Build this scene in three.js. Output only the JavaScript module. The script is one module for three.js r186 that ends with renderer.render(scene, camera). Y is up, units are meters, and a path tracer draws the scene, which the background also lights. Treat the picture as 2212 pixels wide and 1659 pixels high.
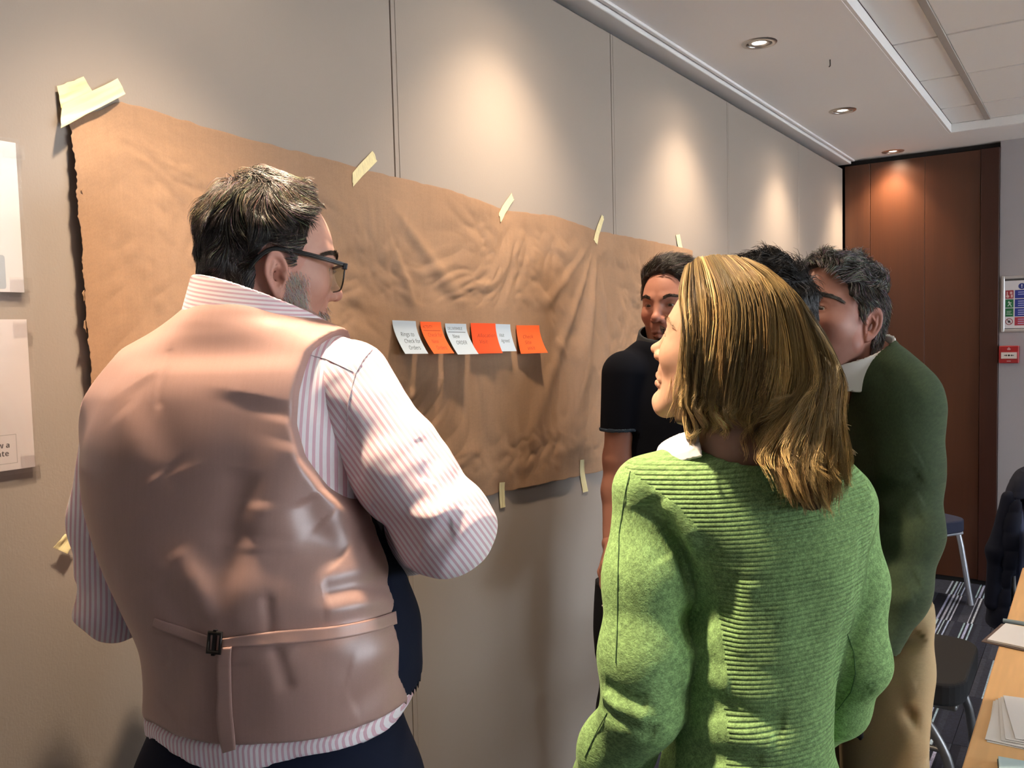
import * as THREE from 'three';
import { RoundedBoxGeometry } from 'three/addons/geometries/RoundedBoxGeometry.js';
import { RectAreaLightUniformsLib } from 'three/addons/lights/RectAreaLightUniformsLib.js';
import { mergeGeometries } from 'three/addons/utils/BufferGeometryUtils.js';

const lin = (r, g, b) => new THREE.Color().setRGB(r, g, b);
// ---------------------------------------------------------------- camera, sky, lamps, exposure
const W = 2212, H = 1659, FPX = 1841.6;
const scene = new THREE.Scene();
const camera = new THREE.PerspectiveCamera(2 * Math.atan(H / 2 / FPX) * 180 / Math.PI, W / H, 0.05, 100);
camera.rotation.order = 'YXZ';
const rad = Math.PI / 180, YAW = 34.528 * rad;
camera.position.set(1.3218, 1.55, 0);
camera.rotation.set(-3.4535 * rad, YAW, -1.4432 * rad);
camera.updateMatrixWorld(true);
scene.add(camera);
const renderer = new THREE.WebGLRenderer();
renderer.toneMapping = THREE.LinearToneMapping;
renderer.toneMappingExposure = 0.96;
renderer.shadowMap.enabled = true;
scene.background = new THREE.Color().setRGB(14.5, 15.8, 17.6);      // overcast daylight outside the windows
const SPOT = { color: [1.0, 0.77, 0.55], power: 6.2, angle: 0.88, penumbra: 1.0, spill: 0.8 };   // every wall-washing downlight
const sun = new THREE.DirectionalLight(lin(1, 0.95, 0.86), 80);                 // strikes the ground outside, beyond the building's own shadow
sun.position.set(-30, 45, -8); sun.target.position.set(20, -3, 0); sun.castShadow = true;
Object.assign(sun.shadow.camera, { left: -40, right: 40, top: 40, bottom: -40, near: 1, far: 140 });
scene.add(sun, sun.target);
const PANEL = { color: [1.0, 0.92, 0.80], radiance: 3.5 };                        // square ceiling light panels in the tiled field
RectAreaLightUniformsLib.init();
const ROOMSPOT = { color: [1.0, 0.84, 0.68], power: 10 };

// ---------------------------------------------------------------- small helpers
const V = (x, y, z) => new THREE.Vector3(x, y, z);
const CAM = camera.position.clone();
const [cR, cU, cB] = [V(), V(), V()]; camera.matrixWorld.extractBasis(cR, cU, cB);
const dirOf = (px, py) => cB.clone().negate().addScaledVector(cR, (px - W / 2) / FPX).addScaledVector(cU, -(py - H / 2) / FPX);
const at = (px, py, d) => CAM.clone().addScaledVector(dirOf(px, py), d);           // a measured picture point at its distance
const onWall = (px, py, x = 0) => { const d = dirOf(px, py); return CAM.clone().addScaledVector(d, (x - CAM.x) / d.x); };
const onY = (px, py, y) => { const d = dirOf(px, py); return CAM.clone().addScaledVector(d, (y - CAM.y) / d.y); };
const onFar = (px, py, z) => { const d = dirOf(px, py); return CAM.clone().addScaledVector(d, (z - CAM.z) / d.z); };
const hR = V(Math.cos(YAW), 0, -Math.sin(YAW)), hF = V(-Math.sin(YAW), 0, -Math.cos(YAW));   // level right and forward of the view
let seed = 1;
const rnd = () => { seed = (seed + 0x6D2B79F5) | 0; let t = Math.imul(seed ^ (seed >>> 15), 1 | seed); t = (t + Math.imul(t ^ (t >>> 7), 61 | t)) ^ t; return ((t ^ (t >>> 14)) >>> 0) / 4294967296; };
const rr = (a, b) => a + (b - a) * rnd();
const clamp = (x, a = 0, b = 1) => x < a ? a : x > b ? b : x;
const mix = (a, b, t) => a + (b - a) * t;
const sstep = (a, b, x) => { const t = clamp((x - a) / (b - a)); return t * t * (3 - 2 * t); };
const hash3 = (x, y, z) => { let h = Math.imul(x, 374761393) + Math.imul(y, 668265263) + Math.imul(z, 1274126177); h = Math.imul(h ^ (h >>> 13), 1274126177); h ^= h >>> 16; return (h >>> 0) / 4294967296; };
function noise(x, y, z) {
  const ix = Math.floor(x), iy = Math.floor(y), iz = Math.floor(z), fx = x - ix, fy = y - iy, fz = z - iz;
  const u = fx * fx * (3 - 2 * fx), v = fy * fy * (3 - 2 * fy), w = fz * fz * (3 - 2 * fz);
  const l = (a, b) => mix(hash3(ix, iy + a, iz + b), hash3(ix + 1, iy + a, iz + b), u);
  const a = l(0, 0), b = l(1, 0), c = l(0, 1), d = l(1, 1);
  return mix(mix(a, b, v), mix(c, d, v), w) * 2 - 1;
}
const fbm = (x, y, z, n = 4) => { let s = 0, a = 0.5; for (let i = 0; i < n; i++) { s += a * noise(x, y, z); x = x * 2.03 + 7.1; y = y * 2.03 + 3.3; z = z * 2.03 + 1.7; a *= 0.5; } return s; };
const used = {};
const numbered = (n) => { used[n] = (used[n] ?? -1) + 1; return used[n] ? `${n}_${String(used[n]).padStart(3, '0')}` : n; };
function tag(o, label, category, group, kind) {
  if (label) o.userData.label = label; if (category) o.userData.category = category;
  if (group) o.userData.group = group; if (kind) o.userData.kind = kind;
  return o;
}
function thing(name, label, category, pos = [0, 0, 0], group) {
  const o = new THREE.Group(); o.name = numbered(name); o.position.set(...pos); scene.add(o);
  return tag(o, label, category, group);
}
function part(name, geo, mat, parent, label) {
  const m = new THREE.Mesh(geo, mat); m.castShadow = m.receiveShadow = true;
  m.name = parent === scene ? numbered(name) : name; parent.add(m);
  if (label) m.userData.label = label;
  return m;
}
const struct = (name, geo, mat) => tag(part(name, geo, mat, scene), null, null, null, 'structure');
const structGroup = (name) => { const g = new THREE.Group(); g.name = numbered(name); scene.add(g); return tag(g, null, null, null, 'structure'); };
function box(x0, x1, y0, y1, z0, z1, r = 0) {
  const w = Math.abs(x1 - x0), h = Math.abs(y1 - y0), d = Math.abs(z1 - z0);
  const g = r ? new RoundedBoxGeometry(w, h, d, 2, Math.min(r, w / 2.01, h / 2.01, d / 2.01)) : new THREE.BoxGeometry(w, h, d);
  g.translate((x0 + x1) / 2, (y0 + y1) / 2, (z0 + z1) / 2);
  metricUV(g);
  return g;
}
function metricUV(g) {   // uv in metres by the dominant axis of the normal
  const p = g.attributes.position, n = g.attributes.normal, uv = new Float32Array(p.count * 2);
  for (let i = 0; i < p.count; i++) {
    const ax = Math.abs(n.getX(i)), ay = Math.abs(n.getY(i)), az = Math.abs(n.getZ(i));
    const [u, v] = ax >= ay && ax >= az ? [p.getZ(i), p.getY(i)] : ay >= az ? [p.getX(i), p.getZ(i)] : [p.getX(i), p.getY(i)];
    uv[2 * i] = u; uv[2 * i + 1] = v;
  }
  g.setAttribute('uv', new THREE.BufferAttribute(uv, 2));
  return g;
}
const tube = (pts, r, seg = 32, sides = 8, closed = false) => new THREE.TubeGeometry(new THREE.CatmullRomCurve3(pts, closed, 'catmullrom', 0.4), seg, r, sides, closed);
const merge = (list) => mergeGeometries(list.map((g) => { const q = g.index ? g.toNonIndexed() : g; for (const k of Object.keys(q.attributes)) if (!['position', 'normal', 'uv'].includes(k)) q.deleteAttribute(k); return q; }));
const S = (hex) => new THREE.Color(hex);
const std = (color, roughness = 0.8, extra = {}) => new THREE.MeshStandardMaterial({ color, roughness, ...extra });
const phys = (color, roughness = 0.8, extra = {}) => new THREE.MeshPhysicalMaterial({ color, roughness, ...extra });
function dataTex(w, h, fn, srgb = true, repeat) {
  const a = new Uint8Array(w * h * 4);
  for (let y = 0; y < h; y++) for (let x = 0; x < w; x++) { const c = fn(x / w, y / h, x, y); const i = (y * w + x) * 4; a[i] = clamp(c[0]) * 255; a[i + 1] = clamp(c[1]) * 255; a[i + 2] = clamp(c[2]) * 255; a[i + 3] = 255; }
  const t = new THREE.DataTexture(a, w, h); t.magFilter = THREE.LinearFilter; t.wrapS = t.wrapT = THREE.RepeatWrapping;
  if (srgb) t.colorSpace = THREE.SRGBColorSpace;
  if (repeat) t.repeat.set(...repeat);
  t.needsUpdate = true;
  return t;
}
const grey = (f) => (u, v, x, y) => { const g = f(u, v, x, y); return [g, g, g]; };
function canvasTex(w, h, draw) {
  const c = document.createElement('canvas'); c.width = w; c.height = h;
  draw(c.getContext('2d'), w, h);
  const t = new THREE.CanvasTexture(c); t.colorSpace = THREE.SRGBColorSpace;
  return t;
}
// tiling noise on a torus-free wrap: blend of two shifted samples
const tileN = (f, u, v) => { const a = f(u, v), b = f(u - 1, v), c = f(u, v - 1), d = f(u - 1, v - 1); return mix(mix(a, b, u), mix(c, d, u), v); };

// ---------------------------------------------------------------- signed distance modelling
const smin = (a, b, k) => { const h = Math.max(k - Math.abs(a - b), 0) / k; return Math.min(a, b) - h * h * k * 0.25; };
const smax = (a, b, k) => -smin(-a, -b, k);
const cap = (a, b, r1, r2 = r1) => {
  const ax = a.x, ay = a.y, az = a.z, bx = b.x - ax, by = b.y - ay, bz = b.z - az, bb = 1 / (bx * bx + by * by + bz * bz + 1e-12);
  return (x, y, z) => { const px = x - ax, py = y - ay, pz = z - az; const t = clamp((px * bx + py * by + pz * bz) * bb); const dx = px - bx * t, dy = py - by * t, dz = pz - bz * t; return Math.sqrt(dx * dx + dy * dy + dz * dz) - (r1 + (r2 - r1) * t); };
};
const ell = (cx, cy, cz, rx, ry, rz) => (x, y, z) => {
  const px = (x - cx) / rx, py = (y - cy) / ry, pz = (z - cz) / rz, k0 = Math.sqrt(px * px + py * py + pz * pz);
  const qx = px / rx, qy = py / ry, qz = pz / rz, k1 = Math.sqrt(qx * qx + qy * qy + qz * qz);
  return k1 < 1e-9 ? -Math.min(rx, ry, rz) : k0 * (k0 - 1) / k1;
};
const union = (k, ...fs) => (x, y, z) => { let d = fs[0](x, y, z); for (let i = 1; i < fs.length; i++) d = smin(d, fs[i](x, y, z), k); return d; };
const chain = (pts, k = 0.03) => union(k, ...pts.slice(1).map((p, i) => cap(pts[i].p, p.p, pts[i].r, p.r)));
// stack of superelliptic sections: rows [{c: centre, a, b}] from top to bottom, axes A (across) and B (front to back)
function stack(rows, A, B, n = 2.4) {
  const ys = rows.map((r) => r.c.y);
  return (x, y, z) => {
    let i = 0; while (i < rows.length - 2 && y < ys[i + 1]) i++;
    const r0 = rows[i], r1 = rows[i + 1], t = clamp((ys[i] - y) / (ys[i] - ys[i + 1]));
    const t2 = t * t, t3 = t2 * t, H = ys[i] - ys[i + 1], im = Math.max(i - 1, 0), ip = Math.min(i + 2, rows.length - 1), p0 = rows[im], p3 = rows[ip];
    const h1 = 2 * t3 - 3 * t2 + 1, h2 = t3 - 2 * t2 + t, h3 = -2 * t3 + 3 * t2, h4 = t3 - t2, w0 = H / (ys[im] - ys[i + 1]), w1 = H / (ys[i] - ys[ip]);
    const cr = (a, b, c, d) => h1 * b + h2 * (c - a) * w0 + h3 * c + h4 * (d - b) * w1;
    const cx = cr(p0.c.x, r0.c.x, r1.c.x, p3.c.x), cz = cr(p0.c.z, r0.c.z, r1.c.z, p3.c.z), a = Math.max(cr(p0.a, r0.a, r1.a, p3.a), 0.01), b = Math.max(cr(p0.b, r0.b, r1.b, p3.b), 0.01);
    const u = Math.abs((x - cx) * A.x + (z - cz) * A.z) / a, w = Math.abs((x - cx) * B.x + (z - cz) * B.z) / b;
    const k = Math.pow(Math.pow(u, n) + Math.pow(w, n), 1 / n);
    let d = (k - 1) * Math.min(a, b);
    return Math.max(d, y - ys[0], ys[ys.length - 1] - y);
  };
}
// surface nets over the blocks that the surface can reach
function net(sdf, lo, hi, h, slop = 0) {
  const B = 6, nb = [0, 1, 2].map((i) => Math.ceil((hi[i] - lo[i]) / h / B)), nx = nb[0] * B + 1, ny = nb[1] * B + 1, nz = nb[2] * B + 1;
  const val = new Float32Array(nx * ny * nz).fill(NaN), cell = new Int32Array(nx * ny * nz).fill(-1), act = [];
  const half = B * h * 0.5, reach = half * 1.7321 * 1.6 + slop;
  for (let bz = 0; bz < nb[2]; bz++) for (let by = 0; by < nb[1]; by++) for (let bx = 0; bx < nb[0]; bx++) {
    if (Math.abs(sdf(lo[0] + (bx * B) * h + half, lo[1] + (by * B) * h + half, lo[2] + (bz * B) * h + half)) < reach) act.push([bx, by, bz]);
  }
  for (const [bx, by, bz] of act) for (let k = bz * B; k <= bz * B + B; k++) for (let j = by * B; j <= by * B + B; j++) for (let i = bx * B; i <= bx * B + B; i++) {
    const q = (k * ny + j) * nx + i;
    if (val[q] !== val[q]) val[q] = sdf(lo[0] + i * h, lo[1] + j * h, lo[2] + k * h);
  }
  const pos = [], idx = [], off = [0, 1, nx, nx + 1, nx * ny, nx * ny + 1, nx * ny + nx, nx * ny + nx + 1];
  const E = [[0, 1], [2, 3], [4, 5], [6, 7], [0, 2], [1, 3], [4, 6], [5, 7], [0, 4], [1, 5], [2, 6], [3, 7]];
  for (const [bx, by, bz] of act) for (let k = bz * B; k < bz * B + B; k++) for (let j = by * B; j < by * B + B; j++) for (let i = bx * B; i < bx * B + B; i++) {
    const q = (k * ny + j) * nx + i; let m = 0;
    for (let c = 0; c < 8; c++) if (val[q + off[c]] < 0) m |= 1 << c;
    if (m === 0 || m === 255) continue;
    let sx = 0, sy = 0, sz = 0, n = 0;
    for (const [a, b] of E) {
      if (((m >> a) & 1) === ((m >> b) & 1)) continue;
      const va = val[q + off[a]], t = va / (va - val[q + off[b]]);
      sx += mix(a & 1, b & 1, t); sy += mix((a >> 1) & 1, (b >> 1) & 1, t); sz += mix(a >> 2, b >> 2, t); n++;
    }
    cell[q] = pos.length / 3;
    pos.push(lo[0] + (i + sx / n) * h, lo[1] + (j + sy / n) * h, lo[2] + (k + sz / n) * h);
  }
  const quad = (a, b, c, d, flip) => { if (a < 0 || b < 0 || c < 0 || d < 0) return; if (flip) idx.push(a, c, b, a, d, c); else idx.push(a, b, c, a, c, d); };
  for (const [bx, by, bz] of act) for (let k = bz * B; k < bz * B + B; k++) for (let j = by * B; j < by * B + B; j++) for (let i = bx * B; i < bx * B + B; i++) {
    const q = (k * ny + j) * nx + i, v0 = val[q], s0 = v0 < 0;
    if (j > 0 && k > 0 && s0 !== (val[q + 1] < 0)) quad(cell[q - nx - nx * ny], cell[q - nx * ny], cell[q], cell[q - nx], !s0);
    if (i > 0 && k > 0 && s0 !== (val[q + nx] < 0)) quad(cell[q - 1 - nx * ny], cell[q - 1], cell[q], cell[q - nx * ny], !s0);
    if (i > 0 && j > 0 && s0 !== (val[q + nx * ny] < 0)) quad(cell[q - 1 - nx], cell[q - nx], cell[q], cell[q - 1], !s0);
  }
  const nor = new Float32Array(pos.length), e = h * 0.5;
  for (let i = 0; i < pos.length; i += 3) {
    const x = pos[i], y = pos[i + 1], z = pos[i + 2];
    let a = sdf(x + e, y, z) - sdf(x - e, y, z), b = sdf(x, y + e, z) - sdf(x, y - e, z), c = sdf(x, y, z + e) - sdf(x, y, z - e);
    const l = Math.hypot(a, b, c) || 1; nor[i] = a / l; nor[i + 1] = b / l; nor[i + 2] = c / l;
  }
  return { pos: new Float32Array(pos), nor, idx };
}
function geoOf(m, { color, uv, pick, matrix } = {}) {
  const g = new THREE.BufferGeometry(), n = m.pos.length / 3;
  g.setAttribute('position', new THREE.BufferAttribute(m.pos.slice(), 3)); g.setAttribute('normal', new THREE.BufferAttribute(m.nor.slice(), 3));
  const t = new Float32Array(n * 2), c = color && new Float32Array(n * 3);
  for (let i = 0; i < n; i++) {
    const x = m.pos[3 * i], y = m.pos[3 * i + 1], z = m.pos[3 * i + 2];
    if (uv) { const q = uv(x, y, z); t[2 * i] = q[0]; t[2 * i + 1] = q[1]; }
    if (color) { const q = color(x, y, z, m.nor[3 * i], m.nor[3 * i + 1], m.nor[3 * i + 2]); c[3 * i] = q[0]; c[3 * i + 1] = q[1]; c[3 * i + 2] = q[2]; }
  }
  g.setAttribute('uv', new THREE.BufferAttribute(t, 2)); if (color) g.setAttribute('color', new THREE.BufferAttribute(c, 3));
  let idx = m.idx;
  if (pick) { idx = []; for (let i = 0; i < m.idx.length; i += 3) { const [a, b, d] = [m.idx[i], m.idx[i + 1], m.idx[i + 2]]; const p = m.pos; if (pick((p[3 * a] + p[3 * b] + p[3 * d]) / 3, (p[3 * a + 1] + p[3 * b + 1] + p[3 * d + 1]) / 3, (p[3 * a + 2] + p[3 * b + 2] + p[3 * d + 2]) / 3)) idx.push(a, b, d); } }
  g.setIndex(idx);
  if (matrix) g.applyMatrix4(matrix);
  return g;
}
function joinGeo(list) {   // keeps colours, needs all of them indexed with the same attributes
  return mergeGeometries(list);
}
// ---------------------------------------------------------------- room materials
const CH = 2.56, ZF = -5.603, XR = 6.6, ZB = 3.6;
const wallBump = dataTex(256, 256, grey((u, v, x, y) => 0.5 + 0.22 * (hash3(x, y, 5) - 0.5) + 0.25 * noise(x / 3, y / 3, 1) + 0.2 * noise(x / 1.3, y / 9, 7)), false, [5, 5]);
const M = {
  wall: std(lin(0.345, 0.30, 0.258), 0.62, { bumpMap: wallBump, bumpScale: 0.00012 }),
  wallGrey: std(lin(0.37, 0.35, 0.36), 0.8),
  ceiling: std(lin(0.88, 0.88, 0.885), 0.9),
  tile: std(lin(0.88, 0.87, 0.85), 0.95),
  bar: std(lin(0.42, 0.39, 0.36), 0.7),
  white: std(lin(0.82, 0.82, 0.82), 0.5),
  dark: std(lin(0.012, 0.011, 0.011), 0.7),
  steel: std(lin(0.62, 0.60, 0.57), 0.32, { metalness: 1 }),
  chrome: std(lin(0.72, 0.76, 0.82), 0.28, { metalness: 0.85 }),
  greyTube: std(lin(0.22, 0.22, 0.22), 0.38, { metalness: 0.7 }),
  paper: std(lin(0.80, 0.79, 0.78), 0.75),
};
// ---------------------------------------------------------------- walls
const joints = [1.705, 0.645, -0.415, -1.475, -2.536, -3.596, -4.65, ZF];
const wl = structGroup('wall_left');
part('backing', box(-0.16, -0.052, 0, CH + 0.1, ZF - 0.1, ZB + 0.1), M.dark, wl);
const PT = 2.513;
for (let i = 0; i < joints.length; i++) {
  const z1 = i ? joints[i - 1] : ZB, z0 = joints[i];
  part('wall_panel', box(-0.05, 0, 0.012, PT, z0 + 0.0022, z1 - 0.016, 0.0016), M.wall, wl);
  part('panel_edge', box(-0.05, -0.0004, 0.012, PT, z1 - 0.0152, z1 - 0.0018, 0.001), M.wall, wl);
}
const track = structGroup('trim_1');
part('track_channel', box(-0.05, 0.052, 2.535, CH, ZF, ZB, 0.004), M.white, track);
part('track_lip', box(0.056, 0.072, 2.549, CH, ZF, ZB, 0.003), M.ceiling, track);
part('track_gap', box(-0.05, -0.03, PT, 2.536, ZF, ZB), M.dark, track);
struct('wall_back', box(-0.16, XR + 0.2, 0, CH + 0.1, ZB, ZB + 0.12), M.wallGrey);
const wr = structGroup('wall_right');
const wins = [[-5.2, -3.3], [-3.0, -1.1]];
part('wall_below', box(XR, XR + 0.2, 0, 0.85, ZF, ZB), M.wallGrey, wr);
part('wall_above', box(XR, XR + 0.2, 2.35, CH + 0.1, ZF, ZB), M.wallGrey, wr);
[[ZF, -5.2], [-3.3, -3.0], [-1.1, ZB]].forEach(([a, b]) => part('wall_pier', box(XR, XR + 0.2, 0.85, 2.35, a, b), M.wallGrey, wr));
wins.forEach(([a, b], i) => {
  const w = structGroup('window_' + (i + 1));
  const f = [[a, b, 0.85, 0.91], [a, b, 2.29, 2.35], [a, a + 0.06, 0.85, 2.35], [b - 0.06, b, 0.85, 2.35], [(a + b) / 2 - 0.03, (a + b) / 2 + 0.03, 0.85, 2.35]];
  f.forEach(([z0, z1, y0, y1]) => part('window_frame', box(XR + 0.06, XR + 0.12, y0, y1, z0, z1), M.white, w));
  part('window_sill', box(XR - 0.06, XR + 0.06, 0.83, 0.86, a - 0.03, b + 0.03, 0.005), M.white, w);
});
struct('ground', box(XR + 0.3, XR + 40, -3.2, -3, -30, 30), std(lin(0.5, 0.5, 0.48), 0.9));
// far wall: timber panels on the left, grey plaster on the right
const woodTex = dataTex(512, 1024, (u, v) => {
  const g = tileN((a, b) => fbm(a * 22, b * 1.3, 3, 4), u, v), f = tileN((a, b) => noise(a * 160, b * 3.5, 9), u, v), w = 0.5 + 0.5 * g + 0.12 * f;
  return [mix(0.27, 0.37, w), mix(0.15, 0.215, w), mix(0.09, 0.128, w)];
});
const wood = phys(lin(1, 1, 1), 0.36, { map: woodTex, clearcoat: 0.25, clearcoatRoughness: 0.3 });
const woodDark = phys(lin(0.52, 0.40, 0.42), 0.42, { map: woodTex });
const woodPale = phys(lin(1.05, 1.15, 1.3), 0.36, { map: woodTex, clearcoat: 0.25, clearcoatRoughness: 0.3 });
const wf = structGroup('wall_far');
part('plaster', box(0.855, XR + 0.2, 0, CH + 0.1, ZF - 0.12, ZF), M.wallGrey, wf);
part('backing', box(-0.16, 0.86, 0, CH + 0.1, ZF - 0.16, ZF - 0.05), M.dark, wf);
part('timber_panel', box(0.014, 0.160, 0.03, 2.525, ZF - 0.05, ZF, 0.002), woodPale, wf);
part('timber_panel', box(0.1625, 0.466, 0.03, 2.525, ZF - 0.05, ZF, 0.0015), wood, wf);
part('timber_panel', box(0.4675, 0.757, 0.03, 2.525, ZF - 0.05, ZF, 0.0015), wood, wf);
part('timber_jamb', box(0.760, 0.853, 0.03, 2.525, ZF - 0.05, ZF + 0.018, 0.003), woodDark, wf);
const skirt = structGroup('baseboard_far');
part('skirting', box(0.014, 0.853, 0, 0.028, ZF - 0.05, ZF - 0.012), M.dark, skirt);
part('skirting', box(0.857, XR, 0, 0.10, ZF, ZF + 0.016, 0.004), woodDark, skirt);
// ---------------------------------------------------------------- ceiling with a recessed tiled field
const dl = [[1640, 93], [1818, 242], [1922, 328]].map(([x, y]) => onY(x, y, CH));
const rx = onY(1935, 146, CH).x, rz = onY(2052, 288, CH).z, RD = 0.045;
const tx = onY(2068, 138, CH + RD).x, tz = onY(1985, 177.5, CH + RD).z;
const ceil = structGroup('ceiling');
const slab = (x0, x1, z0, z1) => part('plaster_slab', box(x0, x1, CH, CH + 0.14, z0, z1), M.ceiling, ceil);
{
  // slabs leave out a square well for each lamp; the lamp cans close it
  const lampZ = []; const step = (dl[2].z - dl[0].z) / 2; for (let k = -2; k <= 2; k++) lampZ.push(dl[0].z + k * step - (k === -2 ? 0.13 : 0));
  slab(-0.16, dl[0].x - 0.045, ZF - 0.1, ZB + 0.1); slab(dl[0].x + 0.045, rx, ZF - 0.1, ZB + 0.1);
  let z = ZF - 0.1;
  for (const lz of lampZ.map((k) => k).sort((a, b) => a - b).concat([ZB + 0.145])) { slab(dl[0].x - 0.045, dl[0].x + 0.045, z, lz - 0.045); z = lz + 0.045; }
  slab(rx, XR + 0.2, ZF - 0.1, rz); slab(rx, XR + 0.2, 3.0, ZB + 0.1); slab(5.9, XR + 0.2, rz, 3.0);
  part('recess_top', box(rx, 5.9, CH + RD + 0.02, CH + 0.14, rz, 3.0), M.bar, ceil);
  part('recess_edge', box(rx, rx + 0.012, CH + 0.001, CH + RD, rz, 3.0), M.white, ceil);
  part('recess_edge', box(rx, 5.9, CH + 0.001, CH + RD, rz, rz + 0.012), M.white, ceil);
  const xs = [rx + 0.014, tx - 0.014]; for (let x = tx + 0.014; x < 5.8; x += 0.6) xs.push(x, Math.min(x + 0.590, 5.9));
  const zs = []; for (let k = -6; k < 12; k++) { const a = tz + k * 0.606 + 0.009, b = a + 0.588; if (b < rz + 0.02 || a > 2.98) continue; zs.push([Math.max(a, rz + 0.014), Math.min(b, 2.99)]); }
  for (let i = 0; i < xs.length; i += 2) for (const [a, b] of zs) part('ceiling_tile', box(xs[i], xs[i + 1], CH + RD + 0.001, CH + RD + 0.02, a, b, 0.002), M.tile, ceil);
  part('ceiling_bar', box(tx - 0.013, tx + 0.013, CH + RD - 0.004, CH + RD + 0.02, rz + 0.012, 3.0, 0.002), M.bar, ceil);
  // lamps
  const ringG = new THREE.LatheGeometry([[0.041, 0.02], [0.043, -0.002], [0.047, -0.0055], [0.060, -0.0035], [0.062, 0.0]].map(([r, y]) => new THREE.Vector2(r, y)), 40);
  const inner = new THREE.LatheGeometry([[0.0245, 0.012], [0.026, 0.001], [0.030, -0.003], [0.039, -0.002], [0.040, 0.012]].map(([r, y]) => new THREE.Vector2(r, y)), 36);
  const can = new THREE.LatheGeometry([[0.0005, 0.1], [0.062, 0.1], [0.062, 0.006], [0.0415, 0.004]].map(([r, y]) => new THREE.Vector2(r, y)), 24);
  const bulb = new THREE.SphereGeometry(0.024, 24, 12, 0, Math.PI * 2, 0, Math.PI / 2); bulb.scale(1, -0.35, 1);
  const glow = new THREE.MeshStandardMaterial({ color: 0, emissive: lin(1, 0.93, 0.82), emissiveIntensity: 14 });
  const names = ['recessed ceiling downlight nearest the camera, first of the visible row', 'middle recessed ceiling downlight of the visible row along the wall', 'farthest recessed ceiling downlight just in front of the timber panel'];
  const lamp = (x, z, label, S, tilt) => {
    const t = thing('downlight', label, 'downlight', [x, CH, z], 'recessed downlights in the ceiling');
    part('trim_ring', ringG, M.steel, t); part('gimbal_ring', inner, M.steel, t); part('can', can, M.dark, t);
    part('bulb', bulb, glow, t).position.y = 0.006;
    const l = new THREE.SpotLight(lin(...S.color), S.power, 0, S.angle ?? 0.9, S.penumbra ?? 0.8, 2);
    l.position.set(0, -0.012, 0); l.target.position.set(tilt, -1, 0); l.castShadow = true; l.shadow.radius = 1.8; t.add(l, l.target);
    if (S.spill) { const w = new THREE.SpotLight(lin(...S.color), S.spill, 0, 1.32, 0.5, 2); w.position.set(0, -0.014, 0); w.target.position.set(0, -1, 0); w.castShadow = true; w.shadow.radius = 1.8; t.add(w, w.target); }
  };
  lampZ.forEach((z, i) => lamp(dl[0].x, z, i >= 2 ? names[i - 2] : 'recessed ceiling downlight by the panelled wall, ' + ['second', 'first'][i] + ' before the visible row', i === 0 ? { ...SPOT, power: 22, angle: 0.80 } : SPOT, i === 0 ? 0.20 : -0.09));
  [-4.6, -2.4, -0.2, 2.0].forEach((z, i) => lamp(6.25, z, 'recessed ceiling downlight by the windows, ' + ['first', 'second', 'third', 'fourth'][i] + ' from the far wall', ROOMSPOT, 0));
}
// ceiling light panels over the room, out of the picture
[[1.78, -1.2, 'nearest the camera'], [3.6, -1.2, 'in the middle of the room'], [3.6, -3.6, 'towards the far wall']].forEach(([x, z, where]) => {
  const t = thing('light_panel', 'square ceiling light panel ' + where, 'ceiling light', [x, CH + RD - 0.012, z], 'square ceiling light panels');
  for (const [a, b, c, d] of [[-0.29, 0.29, -0.29, -0.27], [-0.29, 0.29, 0.27, 0.29], [-0.29, -0.27, -0.27, 0.27], [0.27, 0.29, -0.27, 0.27]]) part('frame', box(a, b, 0, 0.011, c, d, 0.002), M.white, t);
  part('diffuser', box(-0.27, 0.27, 0.004, 0.010, -0.27, 0.27), new THREE.MeshStandardMaterial({ color: 0, emissive: lin(...PANEL.color), emissiveIntensity: 1.2 }), t);
  const l = new THREE.RectAreaLight(lin(...PANEL.color), PANEL.radiance, 0.54, 0.54); l.position.set(0, 0.002, 0); l.rotation.x = -Math.PI / 2; t.add(l);
});
// small hook-like mark on the plaster
{
  const a = onY(1793, 131, CH - 0.004), b = onY(1791, 144, CH - 0.004);
  tag(part('ceiling_hook', tube([a.clone().setY(CH + 0.002), a, V((a.x + b.x) / 2 + 0.002, CH - 0.012, (a.z + b.z) / 2), b], 0.0022, 12, 6), M.dark, scene), 'tiny dark wire hook in the plaster ceiling between the first two downlights', 'hook');
}
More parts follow.
